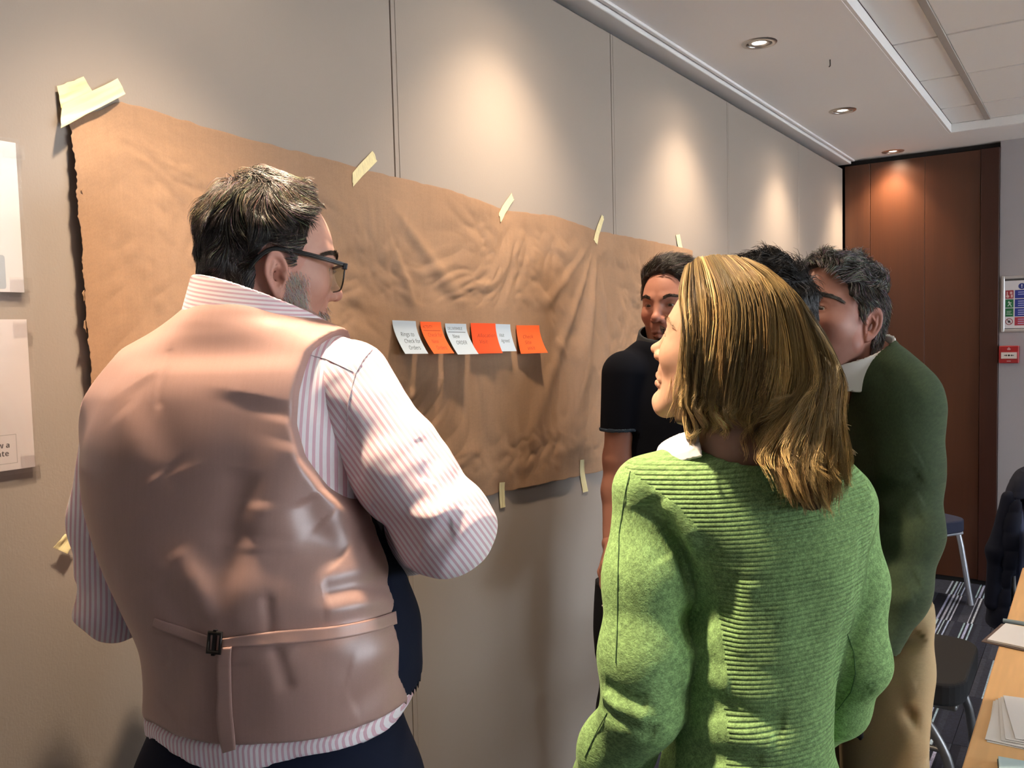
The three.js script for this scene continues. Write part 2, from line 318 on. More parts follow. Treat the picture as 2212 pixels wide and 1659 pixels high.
// ---------------------------------------------------------------- carpet tiles
{
  const fl = structGroup('floor');
  part('slab', box(-0.16, XR + 0.2, -0.15, -0.006, ZF - 0.1, ZB + 0.1), M.dark, fl);
  const carpets = [];
  for (let k = 0; k < 8; k++) {
    seed = 100 + k * 17;
    const col = new Array(256), dk = [[0.085, 0.10, 0.165], [0.17, 0.19, 0.25], [0.125, 0.145, 0.215], [0.22, 0.235, 0.29]];
    for (let x = 0; x < 256;) { const w = 8 + Math.floor(rnd() * 30), c = dk[Math.floor(rnd() * 4)]; for (let i = 0; i < w && x < 256; i++) col[x++] = c; }
    for (let q = 0; q < 3; q++) { let x = Math.floor(q * 85 + rnd() * 40); const n = [6, 3, 4, 1, 5, 2, 7, 3][(k + q * 3) % 8]; for (let i = 0; i < n; i++) { const w = 3 + Math.floor(rnd() * 4), c = [0.60 + 0.12 * rnd(), 0.66 + 0.1 * rnd(), 0.78 + 0.06 * rnd()]; for (let m = 0; m < w && x < 256; m++) col[x++] = c; for (let m = 0; m < 4 + Math.floor(rnd() * 4) && x < 256; m++) col[x++] = dk[0]; } }
    const t = dataTex(256, 256, (u, v, i, j) => { const n = 1 + 0.28 * (hash3(i, j, k) - 0.5) + 0.12 * noise(i / 4, j / 4, k); return col[i].map((c) => c * n); });
    carpets.push(std(0xffffff, 0.97, { map: t }));
  }
  const T = 0.48, z0 = -5.81;
  const tg = new RoundedBoxGeometry(T - 0.0012, 0.006, T - 0.0012, 1, 0.001);
  { const p = tg.attributes.position, uv = tg.attributes.uv; for (let i = 0; i < p.count; i++) uv.setXY(i, p.getX(i) / T + 0.5, p.getZ(i) / T + 0.5); }
  seed = 7;
  for (let i = 0; i < 14; i++) for (let j = 0; j < 20; j++) {
    const m = part('carpet_tile', tg, carpets[Math.floor(rnd() * 8)], fl);
    m.position.set(-0.06 + T * (i + 0.5), -0.003, z0 + T * (j + 0.5));
  }
}
// ---------------------------------------------------------------- brown paper on the wall
const tapeTopPts = [[190, 225], [783, 365], [1090, 450], [1290, 497], [1466, 527]].map(([x, y]) => onWall(x, y));
const tapeLowPts = [[1082, 1068], [1257, 1028], [130, 1180]].map(([x, y]) => onWall(x, y));
const line = (pts) => { const q = pts.map(([x, y]) => onWall(x, y)); return (z) => { let i = 0; while (i < q.length - 2 && z < q[i + 1].z) i++; const t = (q[i].z - z) / (q[i].z - q[i + 1].z); return mix(q[i].y, q[i + 1].y, t); }; };
const topY = line([[148, 262], [255, 222], [500, 295], [750, 358], [853, 385], [960, 410], [1090, 455], [1190, 467], [1225, 478], [1290, 500], [1460, 533], [1480, 545]]);
const botY = (z) => mix(1.215, 1.0, 0) - 0.0 + (z > -1.79 ? mix(1.125, 1.225, sstep(-1.79, -0.7, z)) - 1.215 : mix(1.125, 1.098, clamp((-1.79 - z) / 0.6)) - 1.215);
const PZ0 = -0.722, PZ1 = -3.11;
const leftZ = (y) => PZ0 + 0.0016 * noise(y * 130, 1, 2) + 0.0012 * noise(y * 300, 9, 2) + 0.0015 * noise(y * 17, 4, 2) - 0.012 * sstep(1.9, 1.2, y);
const ridge = (x, y, z) => 1 - Math.abs(noise(x, y, z));
function paperX(z, y) {
  const q = topY(z) - y;
  let d = 0.010 + 0.007 * fbm(z * 2.4, y * 2.4, 3, 2);
  const wx = z + 0.12 * noise(z * 4, y * 4, 8), wy = y + 0.12 * noise(z * 4, y * 4, 18);
  d += 0.0038 * (Math.pow(ridge(wx * 3.1 + wy * 1.2, wy * 2.6 - wx, 1.5), 3) - 0.4) * sstep(-0.9, -1.5, z);
  d += 0.0036 * (Math.pow(ridge(wx * 7 - wy * 4, wy * 8, 4.5), 2) - 0.4) * sstep(-1.0, -1.6, z);
  const amp = mix(0.45, 1, sstep(-0.95, -1.5, z));
  for (const [f, a, r] of [[5.5, 0.0046, 0.4], [9.5, 0.0044, 1.3], [15, 0.0034, 2.2], [24, 0.0026, 0.9], [38, 0.0016, 1.9]]) { const c = Math.cos(r), q2 = Math.sin(r), uu = (wx * c + wy * q2) * f, vv = (wy * c - wx * q2) * f; d += a * amp * (1.1 * Math.abs(noise(uu, vv * 0.8, f)) - 0.35); }
  // the long buckles that fan down from the fourth tape
  const f = onWall(1290, 500), a = Math.atan2(z - f.z, f.y - y), r = Math.hypot(z - f.z, y - f.y);
  for (const [ang, w, h] of [[0.30, 0.10, 0.018], [0.62, 0.06, 0.008], [-0.12, 0.05, 0.006], [0.95, 0.06, 0.005]]) d += h * Math.exp(-(((a - ang) / w) ** 2)) * sstep(0.03, 0.3, r) * sstep(1.0, 0.5, r);
  const g = onWall(783, 365), a2 = Math.atan2(g.z - z, g.y - y), r2 = Math.hypot(z - g.z, y - g.y);
  for (const [ang, w, h] of [[0.45, 0.06, 0.007], [0.85, 0.07, 0.006]]) d += h * Math.exp(-(((a2 - ang) / w) ** 2)) * sstep(0.05, 0.3, r2) * sstep(0.95, 0.5, r2);
  d = mix(0.008, d, sstep(-0.722, -0.84, z) * 0.8 + 0.2);
  d += 0.011 * Math.exp(-(((PZ0 - z) / 0.05) ** 2)) * sstep(1.25, 1.45, y);              // the torn edge stands off the wall
  d += 0.010 * sstep(0.05, 0, q) * (0.5 + 0.5 * noise(z * 5, 2, 2));
  let pin = 1; for (const t of tapeTopPts.concat(tapeLowPts)) pin *= 1 - 0.85 * Math.exp(-(((z - t.z) / 0.05) ** 2 + ((y - t.y) / 0.05) ** 2));
  for (const [pz, py] of notePins) pin *= 1 - 0.35 * Math.exp(-(((z - pz) / 0.05) ** 2 + ((y - py) / 0.04) ** 2));
  d = 0.010 + (d - 0.010) * 0.9 * mix(0.15, 1, sstep(0, 0.10, Math.min(q, y - botY(z))));
  const nm = sstep(-2.16, -2.06, z) * sstep(-1.34, -1.43, z) * sstep(1.44, 1.50, y) * sstep(1.65, 1.60, y);
  d = mix(d * pin, 0.011, nm * 0.82);
  return Math.max(0.0025, d);
}
const notes = [   // picture corners: top left, top right, and how far the free edge curls out
  [[838, 692], [888, 694], 0.030, 'b', 'pale blue sticky note, leftmost in the row on the brown paper', ['', 'Rings to', 'Check for', 'Orders'], 0],
  [[898, 695], [942, 696], 0.034, 'o', 'orange sticky note headed ACTIVITY between two pale blue ones', ['ACTIVITY', 'Check for', 'New', 'Orders'], 1],
  [[952, 699], [997, 700], 0.032, 'b', 'pale blue sticky note headed DELIVERABLE with an underline', ['DELIVERABLE', 'New', 'ORDER', ''], 1],
  [[1007, 698], [1060, 699], 0.010, 'o', 'dark orange sticky note overlapping a pale blue one', ['', 'Allocation', 'Visit', ''], 0],
  [[1059, 700], [1093, 701], 0.018, 'b', 'narrow pale blue sticky note tucked under an orange one', ['', 'Visit', 'Agreed', ''], 0],
  [[1106, 703], [1155, 703], 0.012, 'o', 'orange sticky note, rightmost in the row, set apart from the others', ['', 'Check', 'Site', 'visit'], 2],
];
const notePins = notes.map(([a]) => { const p = onWall(a[0] + 22, a[1] + 8); return [p.z, p.y]; });
const kraftTex = dataTex(1024, 512, (u, v, x, y) => {
  const n = tileN((a, b) => fbm(a * 9, b * 4.5, 1, 4), u, v), f = tileN((a, b) => noise(a * 90, b * 300, 4), u, v), s = hash3(x, y, 2) - 0.5, st = tileN((a, b) => noise(a * 260, b * 14, 6), u, v);
  const k = 1 + 0.09 * n + 0.022 * f + 0.06 * s + 0.02 * st;
  return [0.63 * k, 0.50 * k, 0.385 * k];
});
const kraft = std(0xffffff, 0.62, { map: kraftTex, side: THREE.DoubleSide });
{
  const NU = 600, NV = 200, pos = [], uv = [], idx = [];
  for (let s = 0; s < 2; s++) for (let j = 0; j <= NV; j++) for (let i = 0; i <= NU; i++) {
    const u = i / NU, v = j / NV; let z = mix(PZ0, PZ1, u);
    const y0 = botY(z) + 0.002 * noise(z * 30, 1, 1), y1 = topY(z) + 0.0015 * noise(z * 45, 3, 3), y = mix(y0, y1, v);
    z += (leftZ(y) - PZ0) * Math.exp(-u * 60);
    let x = paperX(z, y);
    const curl = sstep(-3.02, -3.11, z) * sstep(0.12, 0, y1 - y); x += 0.03 * curl;
    pos.push(x - s * 0.0006, y, z); uv.push(u * 2.4, v * 0.8);
  }
  const n = (NU + 1) * (NV + 1);
  for (let s = 0; s < 2; s++) for (let j = 0; j < NV; j++) for (let i = 0; i < NU; i++) {
    const a = s * n + j * (NU + 1) + i, b = a + 1, c = a + NU + 1, d = c + 1;
    if (s === 0) idx.push(a, b, d, a, d, c); else idx.push(a, d, b, a, c, d);
  }
  const edge = (a, b) => idx.push(a, b, b + n, a, b + n, a + n);
  for (let i = 0; i < NU; i++) { edge(i + 1, i); edge(NV * (NU + 1) + i, NV * (NU + 1) + i + 1); }
  for (let j = 0; j < NV; j++) { edge(j * (NU + 1), (j + 1) * (NU + 1)); edge((j + 1) * (NU + 1) + NU, j * (NU + 1) + NU); }
  const g = new THREE.BufferGeometry(); g.setAttribute('position', new THREE.Float32BufferAttribute(pos, 3)); g.setAttribute('uv', new THREE.Float32BufferAttribute(uv, 2)); g.setIndex(idx); g.computeVertexNormals();
  const t = thing('kraft_paper', 'long crumpled sheet of brown kraft paper taped along the grey panelled wall', 'paper sheet', [0, 0, 0]);
  part('sheet', g, kraft, t);
  // torn tabs left standing on the ragged edge
  for (const [px, py] of [[158, 410], [160, 640], [162, 705], [168, 872]]) {
    const p = onWall(px + 7, py), q = [];
    for (let k = 0; k < 9; k++) { const a = k / 9 * Math.PI * 2, r = 0.008 + 0.005 * noise(k * 2.1, px, 1); q.push(new THREE.Vector2(Math.cos(a) * r * 0.8, Math.sin(a) * r)); }
    const tg = new THREE.ExtrudeGeometry(new THREE.Shape(q), { depth: 0.0008, bevelEnabled: false });
    tg.rotateY(Math.PI / 2 + 0.5); tg.translate(0.016, p.y, p.z - 0.003);
    part('torn_tab', tg, kraft, t);
  }
}
// ---------------------------------------------------------------- masking tape strips
const tapeTex = dataTex(128, 128, (u, v, x, y) => { const k = 1 + 0.05 * noise(x / 2.5, y / 14, 3) + 0.05 * (hash3(x, y, 8) - 0.5); return [0.93 * k, 0.885 * k, 0.68 * k]; });
const tapeMat = std(0xffffff, 0.55, { map: tapeTex, side: THREE.DoubleSide });
function tapeStrip(A, B, C, D, label, lift = 0.002, fixed) {   // long sides A-B and D-C, torn at A-D and B-C; corners in the picture
  const q = [A, B, C, D].map(([x, y]) => onWall(x, y)), N = 22, K = 8, pos = [], uv = [], idx = [], s0 = A[0] * 0.1;
  for (let s = 0; s < 2; s++) for (let j = 0; j <= K; j++) for (let i = 0; i <= N; i++) {
    const v = j / K, e0 = 0.035 * noise(v * 5, s0, 1) , e1 = 0.035 * noise(v * 5, s0, 5); let u = mix(e0, 1 + e1, i / N);
    const a = q[0].clone().lerp(q[1], u), b = q[3].clone().lerp(q[2], u), p = a.lerp(b, v);
    const inP = p.y < topY(p.z) + 0.004 && p.y > botY(p.z) - 0.004 && p.z < PZ0 + 0.01;
    p.x = fixed ?? (mix(0.0008, paperX(p.z, p.y), inP ? 1 : Math.exp(-Math.max(p.y - topY(p.z), botY(p.z) - p.y, 0) / 0.012)) + lift * (0.85 + 0.15 * noise(u * 2, v * 2, s0)));
    p.x += 0.0006 * noise(u * 5, v * 2, s0 + 3) + (s ? -0.0003 : 0);
    p.x = Math.max(p.x, s ? 0.0002 : 0.0006);
    pos.push(p.x, p.y, p.z); uv.push(u * 2, v * 0.5);
  }
  const n = (N + 1) * (K + 1);
  for (let s = 0; s < 2; s++) for (let j = 0; j < K; j++) for (let i = 0; i < N; i++) { const a = s * n + j * (N + 1) + i, b = a + 1, c = a + N + 1, d = c + 1; s ? idx.push(a, b, d, a, d, c) : idx.push(a, d, b, a, c, d); }
  const edge = (a, b) => idx.push(a, b, b + n, a, b + n, a + n);
  for (let i = 0; i < N; i++) { edge(i, i + 1); edge(K * (N + 1) + i + 1, K * (N + 1) + i); }
  for (let j = 0; j < K; j++) { edge((j + 1) * (N + 1), j * (N + 1)); edge(j * (N + 1) + N, (j + 1) * (N + 1) + N); }
  const g = new THREE.BufferGeometry(); g.setAttribute('position', new THREE.Float32BufferAttribute(pos, 3)); g.setAttribute('uv', new THREE.Float32BufferAttribute(uv, 2)); g.setIndex(idx); g.computeVertexNormals();
  return tag(part('masking_tape', g, tapeMat, scene), label, 'tape', 'masking tape strips holding the brown paper');
}
tapeStrip([120, 188], [126, 236], [200, 206], [176, 168], 'short masking tape piece at the top of the upper left paper corner', 0.006);
tapeStrip([128, 228], [117, 282], [262, 205], [248, 172], 'wide masking tape strip slanting over the upper left paper corner', 0.010);
tapeStrip([757, 404], [812, 349], [803, 326], [756, 375], 'masking tape strip on the top paper edge just left of a wall panel joint');
tapeStrip([1076, 481], [1108, 432], [1103, 418], [1072, 462], 'masking tape strip on the top paper edge above the orange and blue notes');
tapeStrip([1284, 530], [1304, 472], [1299, 463], [1277, 518], 'masking tape strip on the top paper edge in the shade, second from the right');
tapeStrip([1474, 546], [1467, 506], [1459, 508], [1465, 546], 'narrow masking tape strip at the upper right paper corner above the man in black');
tapeStrip([1079, 1098], [1090, 1095], [1086, 1041], [1074, 1042], 'masking tape strip on the bottom paper edge beside the striped elbow');
tapeStrip([1258, 1064], [1269, 1061], [1255, 992], [1245, 993], 'masking tape strip on the bottom paper edge nearest the man in black');
tapeStrip([140, 1195], [109, 1181], [135, 1152], [160, 1160], 'crumpled masking tape at the lower left paper corner behind the striped sleeve', 0.006);
// ---------------------------------------------------------------- sticky notes
notes.forEach(([tl, tr, curl, kind, label, text, mark], k) => {
  const a = onWall(...tl), b = onWall(...tr), px = paperX((a.z + b.z) / 2, a.y - 0.02) + 0.0035 - (kind === 'b' && k === 4 ? 0.001 : 0), hgt = k === 4 ? 0.074 : 0.079, N = 14, pos = [], uv = [], idx = [];
  for (let s = 0; s < 2; s++) for (let j = 0; j <= N; j++) for (let i = 0; i <= 6; i++) {
    const u = i / 6, v = j / N, p = a.clone().lerp(b, u);
    p.y -= hgt * v * (1 - curl * 1.2 * v) ; p.x = px + curl * Math.pow(clamp((v - 0.12) / 0.88), 1.5) + (k === 3 ? 0.010 * v * v * u : 0) + (k > 4 ? 0.014 * v * v * u : 0) - s * 0.0004 + 0.0008 * u;
    p.z -= 0.006 * v * (k < 3 ? 1 : 0.2);
    pos.push(p.x, p.y, p.z); uv.push(u, 1 - v);
  }
  const n = 7 * (N + 1);
  for (let s = 0; s < 2; s++) for (let j = 0; j < N; j++) for (let i = 0; i < 6; i++) { const q = s * n + j * 7 + i; s ? idx.push(q, q + 1, q + 8, q, q + 8, q + 7) : idx.push(q, q + 8, q + 1, q, q + 7, q + 8); }
  const edge = (p, q) => idx.push(p, q, q + n, p, q + n, p + n);
  for (let i = 0; i < 6; i++) { edge(i, i + 1); edge(N * 7 + i + 1, N * 7 + i); }
  for (let j = 0; j < N; j++) { edge((j + 1) * 7, j * 7); edge(j * 7 + 6, (j + 1) * 7 + 6); }
  const g = new THREE.BufferGeometry(); g.setAttribute('position', new THREE.Float32BufferAttribute(pos, 3)); g.setAttribute('uv', new THREE.Float32BufferAttribute(uv, 2)); g.setIndex(idx); g.computeVertexNormals();
  const tex = canvasTex(256, 256, (c) => {
    c.fillStyle = kind === 'b' ? '#b3c5d5' : k === 3 ? '#ef521f' : '#fb6426'; c.fillRect(0, 0, 256, 256);
    c.fillStyle = kind === 'b' ? '#3a414b' : '#8a2f10'; c.strokeStyle = c.fillStyle; c.lineWidth = 4; c.font = 'italic 32px sans-serif';
    if (mark === 1) { c.font = '30px sans-serif'; c.fillText(text[0], 22, 50, 205); c.beginPath(); c.moveTo(20, 68); c.lineTo(230, 70); c.stroke(); }
    c.font = 'italic 42px sans-serif';
    [1, 2, 3].forEach((i) => text[i] && c.fillText(text[i], [0, 52, 62, 74][i], 66 + i * 52, 190));
  });
  tag(part('sticky_note', g, std(0xffffff, 0.8, { map: tex, side: THREE.DoubleSide }), scene), label, 'sticky note', 'sticky notes in a row on the brown paper');
});
// ---------------------------------------------------------------- laminated sheets at the left
function wallSheet(tl, tr, br, hgt, draw, label) {
  const a = onWall(...tr), c = onWall(...br), w = 0.297, y1 = a.y, y0 = c.y, z0 = (a.z + c.z) / 2;
  const t = thing('laminated_sheet', label, 'notice', [0, y0, z0], 'laminated notices on the wall');
  const tex = canvasTex(1024, Math.round(1024 * (y1 - y0) / w), draw);
  const g = new THREE.BoxGeometry(0.0008, y1 - y0, w); g.translate(0.004, (y1 - y0) / 2, w / 2);
  const m = std(0xffffff, 0.35, { map: tex }); 
  part('sheet', g, [m, M.paper, M.paper, M.paper, M.paper, M.paper].map((q, i) => i === 0 ? m : M.paper), t);
  const film = phys(0xffffff, 0.12, { transmission: 1, thickness: 0, ior: 1.45 });
  part('clear_film', box(0.0046, 0.0051, -0.007, y1 - y0 + 0.006, -0.005, w + 0.005), film, t);
  for (const yy of [0.012, y1 - y0 - 0.012]) part('clear_tape', box(0.0053, 0.0056, yy - 0.012, yy + 0.010, -0.012, 0.02), film, t);
  return t;
}
wallSheet([0, 305], [32, 310], [48, 632], 0, (c, w, h) => {
  c.fillStyle = '#f4eeec'; c.fillRect(0, 0, w, h); const k = w / 0.297;
  c.fillStyle = '#c3cacf'; c.beginPath(); c.roundRect(w - 0.31 * k, h * 0.755, 0.285 * k, h * 0.225, 14); c.fill();
  c.fillStyle = '#141414'; c.beginPath(); c.roundRect(w - 0.050 * k, h * 0.675, 0.0075 * k, h * 0.026, 6); c.fill();
  c.fillStyle = '#3a3c40'; c.font = 'bold 42px sans-serif'; c.textAlign = 'right'; c.fillText('w', w - 0.043 * k, h * 0.852); c.fillText('t', w - 0.046 * k, h * 0.912);
}, 'upper white laminated notice with a grey box at the left picture edge');
wallSheet([0, 685], [57, 690], [70, 1008], 0, (c, w, h) => {
  c.fillStyle = '#f1e9e6'; c.fillRect(0, 0, w, h); const k = w / 0.297;
  c.strokeStyle = '#c4bdb9'; c.lineWidth = 3; c.strokeRect(w - 0.2 * k, h * 0.765, 0.175 * k, h * 0.19);
  c.fillStyle = '#5a5654'; c.font = 'bold 37px sans-serif'; c.textAlign = 'right'; c.fillText('view a', w - 0.034 * k, h * 0.850); c.fillText('didate', w - 0.036 * k, h * 0.905);
}, 'lower white laminated notice with a thin outlined box of text');
// ---------------------------------------------------------------- fire notice and call point on the far wall
{
  const a = onFar(2163, 597, ZF), b = onFar(2163, 718, ZF), h = a.y - b.y, w = 0.235;
  const t = thing('fire_notice', 'framed fire action notice with coloured symbol squares on the grey wall', 'notice', [a.x, b.y, ZF]);
  const F = 0.018, fr = std(lin(0.6, 0.6, 0.6), 0.35, { metalness: 0.7 });
  part('frame', box(0, F, 0, h, 0, 0.014, 0.005), fr, t); part('frame', box(w - F, w, 0, h, 0, 0.014, 0.005), fr, t);
  part('frame', box(F - 0.004, w - F + 0.004, 0, F, 0.001, 0.0138, 0.005), fr, t); part('frame', box(F - 0.004, w - F + 0.004, h - F, h, 0.001, 0.0138, 0.005), fr, t);
  const tex = canvasTex(512, Math.round(512 * (h - 2 * F) / (w - 2 * F)), (c, W, H) => {
    c.fillStyle = '#d9d6d8'; c.fillRect(0, 0, W, H); c.fillStyle = '#4a4a4a'; c.fillRect(0, 0, W, H * 0.035); c.fillRect(0, H * 0.985, W, H * 0.015);
    c.fillStyle = '#27347c'; c.beginPath(); c.arc(W * 0.42, H * 0.15, W * 0.085, 0, 7); c.fill(); c.fillStyle = '#e6e6ee'; c.fillRect(W * 0.41, H * 0.11, W * 0.02, H * 0.05); c.fillRect(W * 0.41, H * 0.172, W * 0.02, H * 0.014);
    const y0 = [0.225, 0.405, 0.585, 0.765], ic = ['#a03038', '#1c7040', '#1c7040', null], bx = ['#2a368e', '#2a368e', '#2a368e', '#a83344'];
    y0.forEach((y, i) => {
      if (ic[i]) { c.fillStyle = ic[i]; c.fillRect(W * 0.02, H * y, W * 0.20, H * 0.165); }
      c.fillStyle = bx[i]; c.fillRect(W * 0.25, H * y, W * 0.72, H * 0.165);
      c.fillStyle = '#b8bde0'; for (let k = 0; k < (i === 0 ? 2 : 3); k++) c.fillRect(W * (0.33), H * (y + 0.035 + k * 0.042), W * (0.5 - 0.1 * (k % 2)), H * 0.014);
    });
    c.fillStyle = '#dcb6b4'; c.beginPath(); c.arc(W * 0.075, H * 0.345, W * 0.04, 0, 7); c.fill(); c.fillRect(W * 0.05, H * 0.25, W * 0.028, H * 0.08); c.fillRect(W * 0.13, H * 0.25, W * 0.06, H * 0.05); c.fillRect(W * 0.15, H * 0.31, W * 0.05, H * 0.06);
    c.strokeStyle = '#cfe0d2'; c.lineWidth = 12; c.beginPath(); c.moveTo(W * 0.10, H * 0.44); c.lineTo(W * 0.13, H * 0.49); c.lineTo(W * 0.08, H * 0.54); c.moveTo(W * 0.13, H * 0.49); c.lineTo(W * 0.17, H * 0.55); c.moveTo(W * 0.08, H * 0.47); c.lineTo(W * 0.17, H * 0.475); c.stroke();
    c.fillStyle = '#cfe0d2'; c.fillRect(W * 0.05, H * 0.64, W * 0.12, H * 0.01); c.fillRect(W * 0.05, H * 0.67, W * 0.10, H * 0.01); c.fillRect(W * 0.04, H * 0.70, W * 0.15, H * 0.01);
    c.strokeStyle = '#8a3238'; c.lineWidth = 9; c.beginPath(); c.arc(W * 0.115, H * 0.85, W * 0.085, 0, 7); c.moveTo(W * 0.055, H * 0.805); c.lineTo(W * 0.175, H * 0.895); c.stroke();
    c.fillStyle = '#3a3436'; c.beginPath(); c.ellipse(W * 0.115, H * 0.85, W * 0.035, H * 0.024, 0, 0, 7); c.fill();
  });
  const g = new THREE.BoxGeometry(w - 2 * F, h - 2 * F, 0.003); g.translate(w / 2, h / 2, 0.004);
  part('poster', g, std(0xffffff, 0.5, { map: tex }), t);
  const p = onFar(2154, 747, ZF), q = onFar(2197, 784, ZF), W2 = q.x - p.x, H2 = p.y - q.y;
  const cp = thing('fire_call_point', 'small red fire alarm call point with white break panel', 'fire alarm', [p.x + 0.012, q.y, ZF]);
  const red = std(lin(0.36, 0.018, 0.022), 0.4);
  part('housing', box(0, W2, 0, H2, 0, 0.045, 0.006), red, cp);
  part('bezel', box(W2 * 0.08, W2 * 0.94, H2 * 0.22, H2 * 0.68, 0.044, 0.049, 0.002), red, cp);
  const tx2 = canvasTex(256, 128, (c) => {
    c.fillStyle = '#d8cfc8'; c.fillRect(0, 0, 256, 128); c.fillStyle = '#17181c'; c.beginPath(); c.arc(128, 62, 18, 0, 7); c.fill();
    c.fillRect(48, 55, 34, 14); c.beginPath(); c.moveTo(80, 40); c.lineTo(104, 62); c.lineTo(80, 84); c.fill(); c.fillRect(174, 55, 34, 14); c.beginPath(); c.moveTo(176, 40); c.lineTo(152, 62); c.lineTo(176, 84); c.fill();
  });
  const pg = new THREE.BoxGeometry(W2 * 0.78, H2 * 0.36, 0.002); pg.translate(W2 * 0.51, H2 * 0.45, 0.0505);
  part('break_panel', pg, std(0xffffff, 0.4, { map: tx2 }), cp);
  const pale = std(lin(0.55, 0.3, 0.3), 0.6);
  part('flame_mark', merge([box(W2 * 0.42, W2 * 0.58, H2 * 0.76, H2 * 0.86, 0.0448, 0.0456), box(W2 * 0.46, W2 * 0.54, H2 * 0.86, H2 * 0.91, 0.0448, 0.0456)]), pale, cp);
  part('caption', box(W2 * 0.40, W2 * 0.60, H2 * 0.10, H2 * 0.15, 0.0448, 0.0456), pale, cp);
}
// ---------------------------------------------------------------- tables and what lies on them
const maple = dataTex(512, 512, (u, v) => { const g = tileN((a, b) => fbm(a * 5, b * 60, 2, 4), u, v), f = tileN((a, b) => noise(a * 14, b * 190, 5), u, v); const k = 1 + 0.05 * g + 0.03 * f; return [0.93 * k, 0.745 * k, 0.51 * k]; });
const mapleMat = phys(0xffffff, 0.42, { map: maple, clearcoat: 0.2, clearcoatRoughness: 0.35 });
maple.repeat.set(0.8, 0.8);
function table(x0, x1, z0, z1, label) {
  const t = thing('meeting_table', label, 'table', [x0, 0, z1], 'meeting tables end to end');
  const g = box(x0, x1, 0.714, 0.74, z0, z1, 0.004); { const uv = g.attributes.uv; for (let i = 0; i < uv.count; i++) uv.setXY(i, uv.getY(i), uv.getX(i)); }
  g.translate(-x0, 0, -z1);
  part('tabletop', g, mapleMat, t);
  for (const [x, z] of [[0.1, -0.12], [x1 - x0 - 0.1, -0.12], [0.1, z0 - z1 + 0.12], [x1 - x0 - 0.1, z0 - z1 + 0.12]]) part('leg', tube([V(x, 0.716, z), V(x, 0.3, z), V(x, 0.0, z)], 0.02, 4, 14), M.greyTube, t);
  part('apron', box(0.08, x1 - x0 - 0.08, 0.66, 0.713, -0.14, -0.11, 0.003), M.greyTube, t); part('apron', box(0.08, x1 - x0 - 0.08, 0.66, 0.713, z0 - z1 + 0.11, z0 - z1 + 0.14, 0.003), M.greyTube, t);
  return t;
}
table(1.128, 1.93, -3.205, -1.40, 'light maple meeting table in the lower right with papers on it');
table(1.15, 1.94, -5.02, -3.215, 'second maple meeting table beyond the one with papers, beside the jacket');
{
  const c = onY(2165, 1500, 0.745), d = onY(2105, 1577, 0.745), ang = Math.atan2(d.x - c.x, d.z - c.z);
  for (let k = 0; k < 5; k++) {
    const g = new RoundedBoxGeometry(0.297, 0.0006, 0.21, 1, 0.0002); g.translate(0.1485, 0, 0.105);
    const o = tag(part('paper_sheet', g, M.paper, scene), k === 4 ? 'top sheet of the white paper pile on the maple table' : ['bottom', 'second from bottom', 'middle', 'second from top'][k] + ' white sheet of the loose paper pile on the maple table', 'paper', 'loose pile of paper on the table');
    o.position.set(c.x - 0.004 * (4 - k) + 0.002, 0.7408 + 0.0016 * k, c.z + 0.006 * (4 - k) + 0.01); o.rotation.y = 0.18 - 0.06 * (4 - k) * (k % 2 ? 1 : 0.6); o.rotation.z = 0.0;
  }
  const n = onY(2163, 1346, 0.745);
  const nb = thing('notebook', 'open ring notebook with white page on the far part of the table', 'notebook', [n.x, 0.7405, n.z]); nb.rotation.y = -0.18;
  part('cover', box(0, 0.23, 0, 0.004, -0.0, 0.17, 0.0015), std(lin(0.16, 0.12, 0.11), 0.5), nb);
  part('page', box(0.012, 0.225, 0.0042, 0.010, 0.008, 0.165, 0.001), M.paper, nb);
  part('spine', tube([V(0.004, 0.012, -0.002), V(0.1, 0.014, -0.006), V(0.23, 0.012, -0.004)], 0.006, 16, 8), std(lin(0.24, 0.33, 0.38), 0.4), nb);
  const p = onY(2154, 1634, 0.75);
  const pd = thing('note_pad', 'pale blue note pad with dark edge at the lower right corner', 'note pad', [p.x, 0.7402, p.z]); pd.rotation.y = 0.12;
  part('backing', box(0.0, 0.102, 0, 0.006, 0, 0.102, 0.001), std(lin(0.03, 0.05, 0.05), 0.6), pd);
  part('pages', box(0.0015, 0.104, 0.0062, 0.0115, 0.0005, 0.102, 0.001), std(lin(0.50, 0.68, 0.74), 0.75), pd);
}
// ---------------------------------------------------------------- chairs
const navyCloth = std(lin(0.030, 0.037, 0.075), 0.9), blackCloth = std(lin(0.016, 0.016, 0.017), 0.9);
function padGeo(w, d, th, r, crown = 0.012) {   // a cushion: rounded outline, swollen top
  const s = new THREE.Shape(); const x = w / 2, z = d / 2;
  s.moveTo(-x + r, -z); s.lineTo(x - r, -z); s.quadraticCurveTo(x, -z, x, -z + r); s.lineTo(x, z - r); s.quadraticCurveTo(x, z, x - r, z); s.lineTo(-x + r, z); s.quadraticCurveTo(-x, z, -x, z - r); s.lineTo(-x, -z + r); s.quadraticCurveTo(-x, -z, -x + r, -z);
  const g = new THREE.ExtrudeGeometry(s, { depth: th - 0.02, bevelEnabled: true, bevelThickness: 0.01, bevelSize: 0.01, bevelSegments: 3, curveSegments: 8 });
  g.translate(0, 0, 0.01); g.rotateX(-Math.PI / 2);
  const p = g.attributes.position; for (let i = 0; i < p.count; i++) if (p.getY(i) > th * 0.6) p.setY(i, p.getY(i) + crown * (1 - (p.getX(i) / x) ** 2 * 0.8) * (1 - (p.getZ(i) / z) ** 2 * 0.8) - crown * 0.5);
  g.computeVertexNormals();
  return g;
}
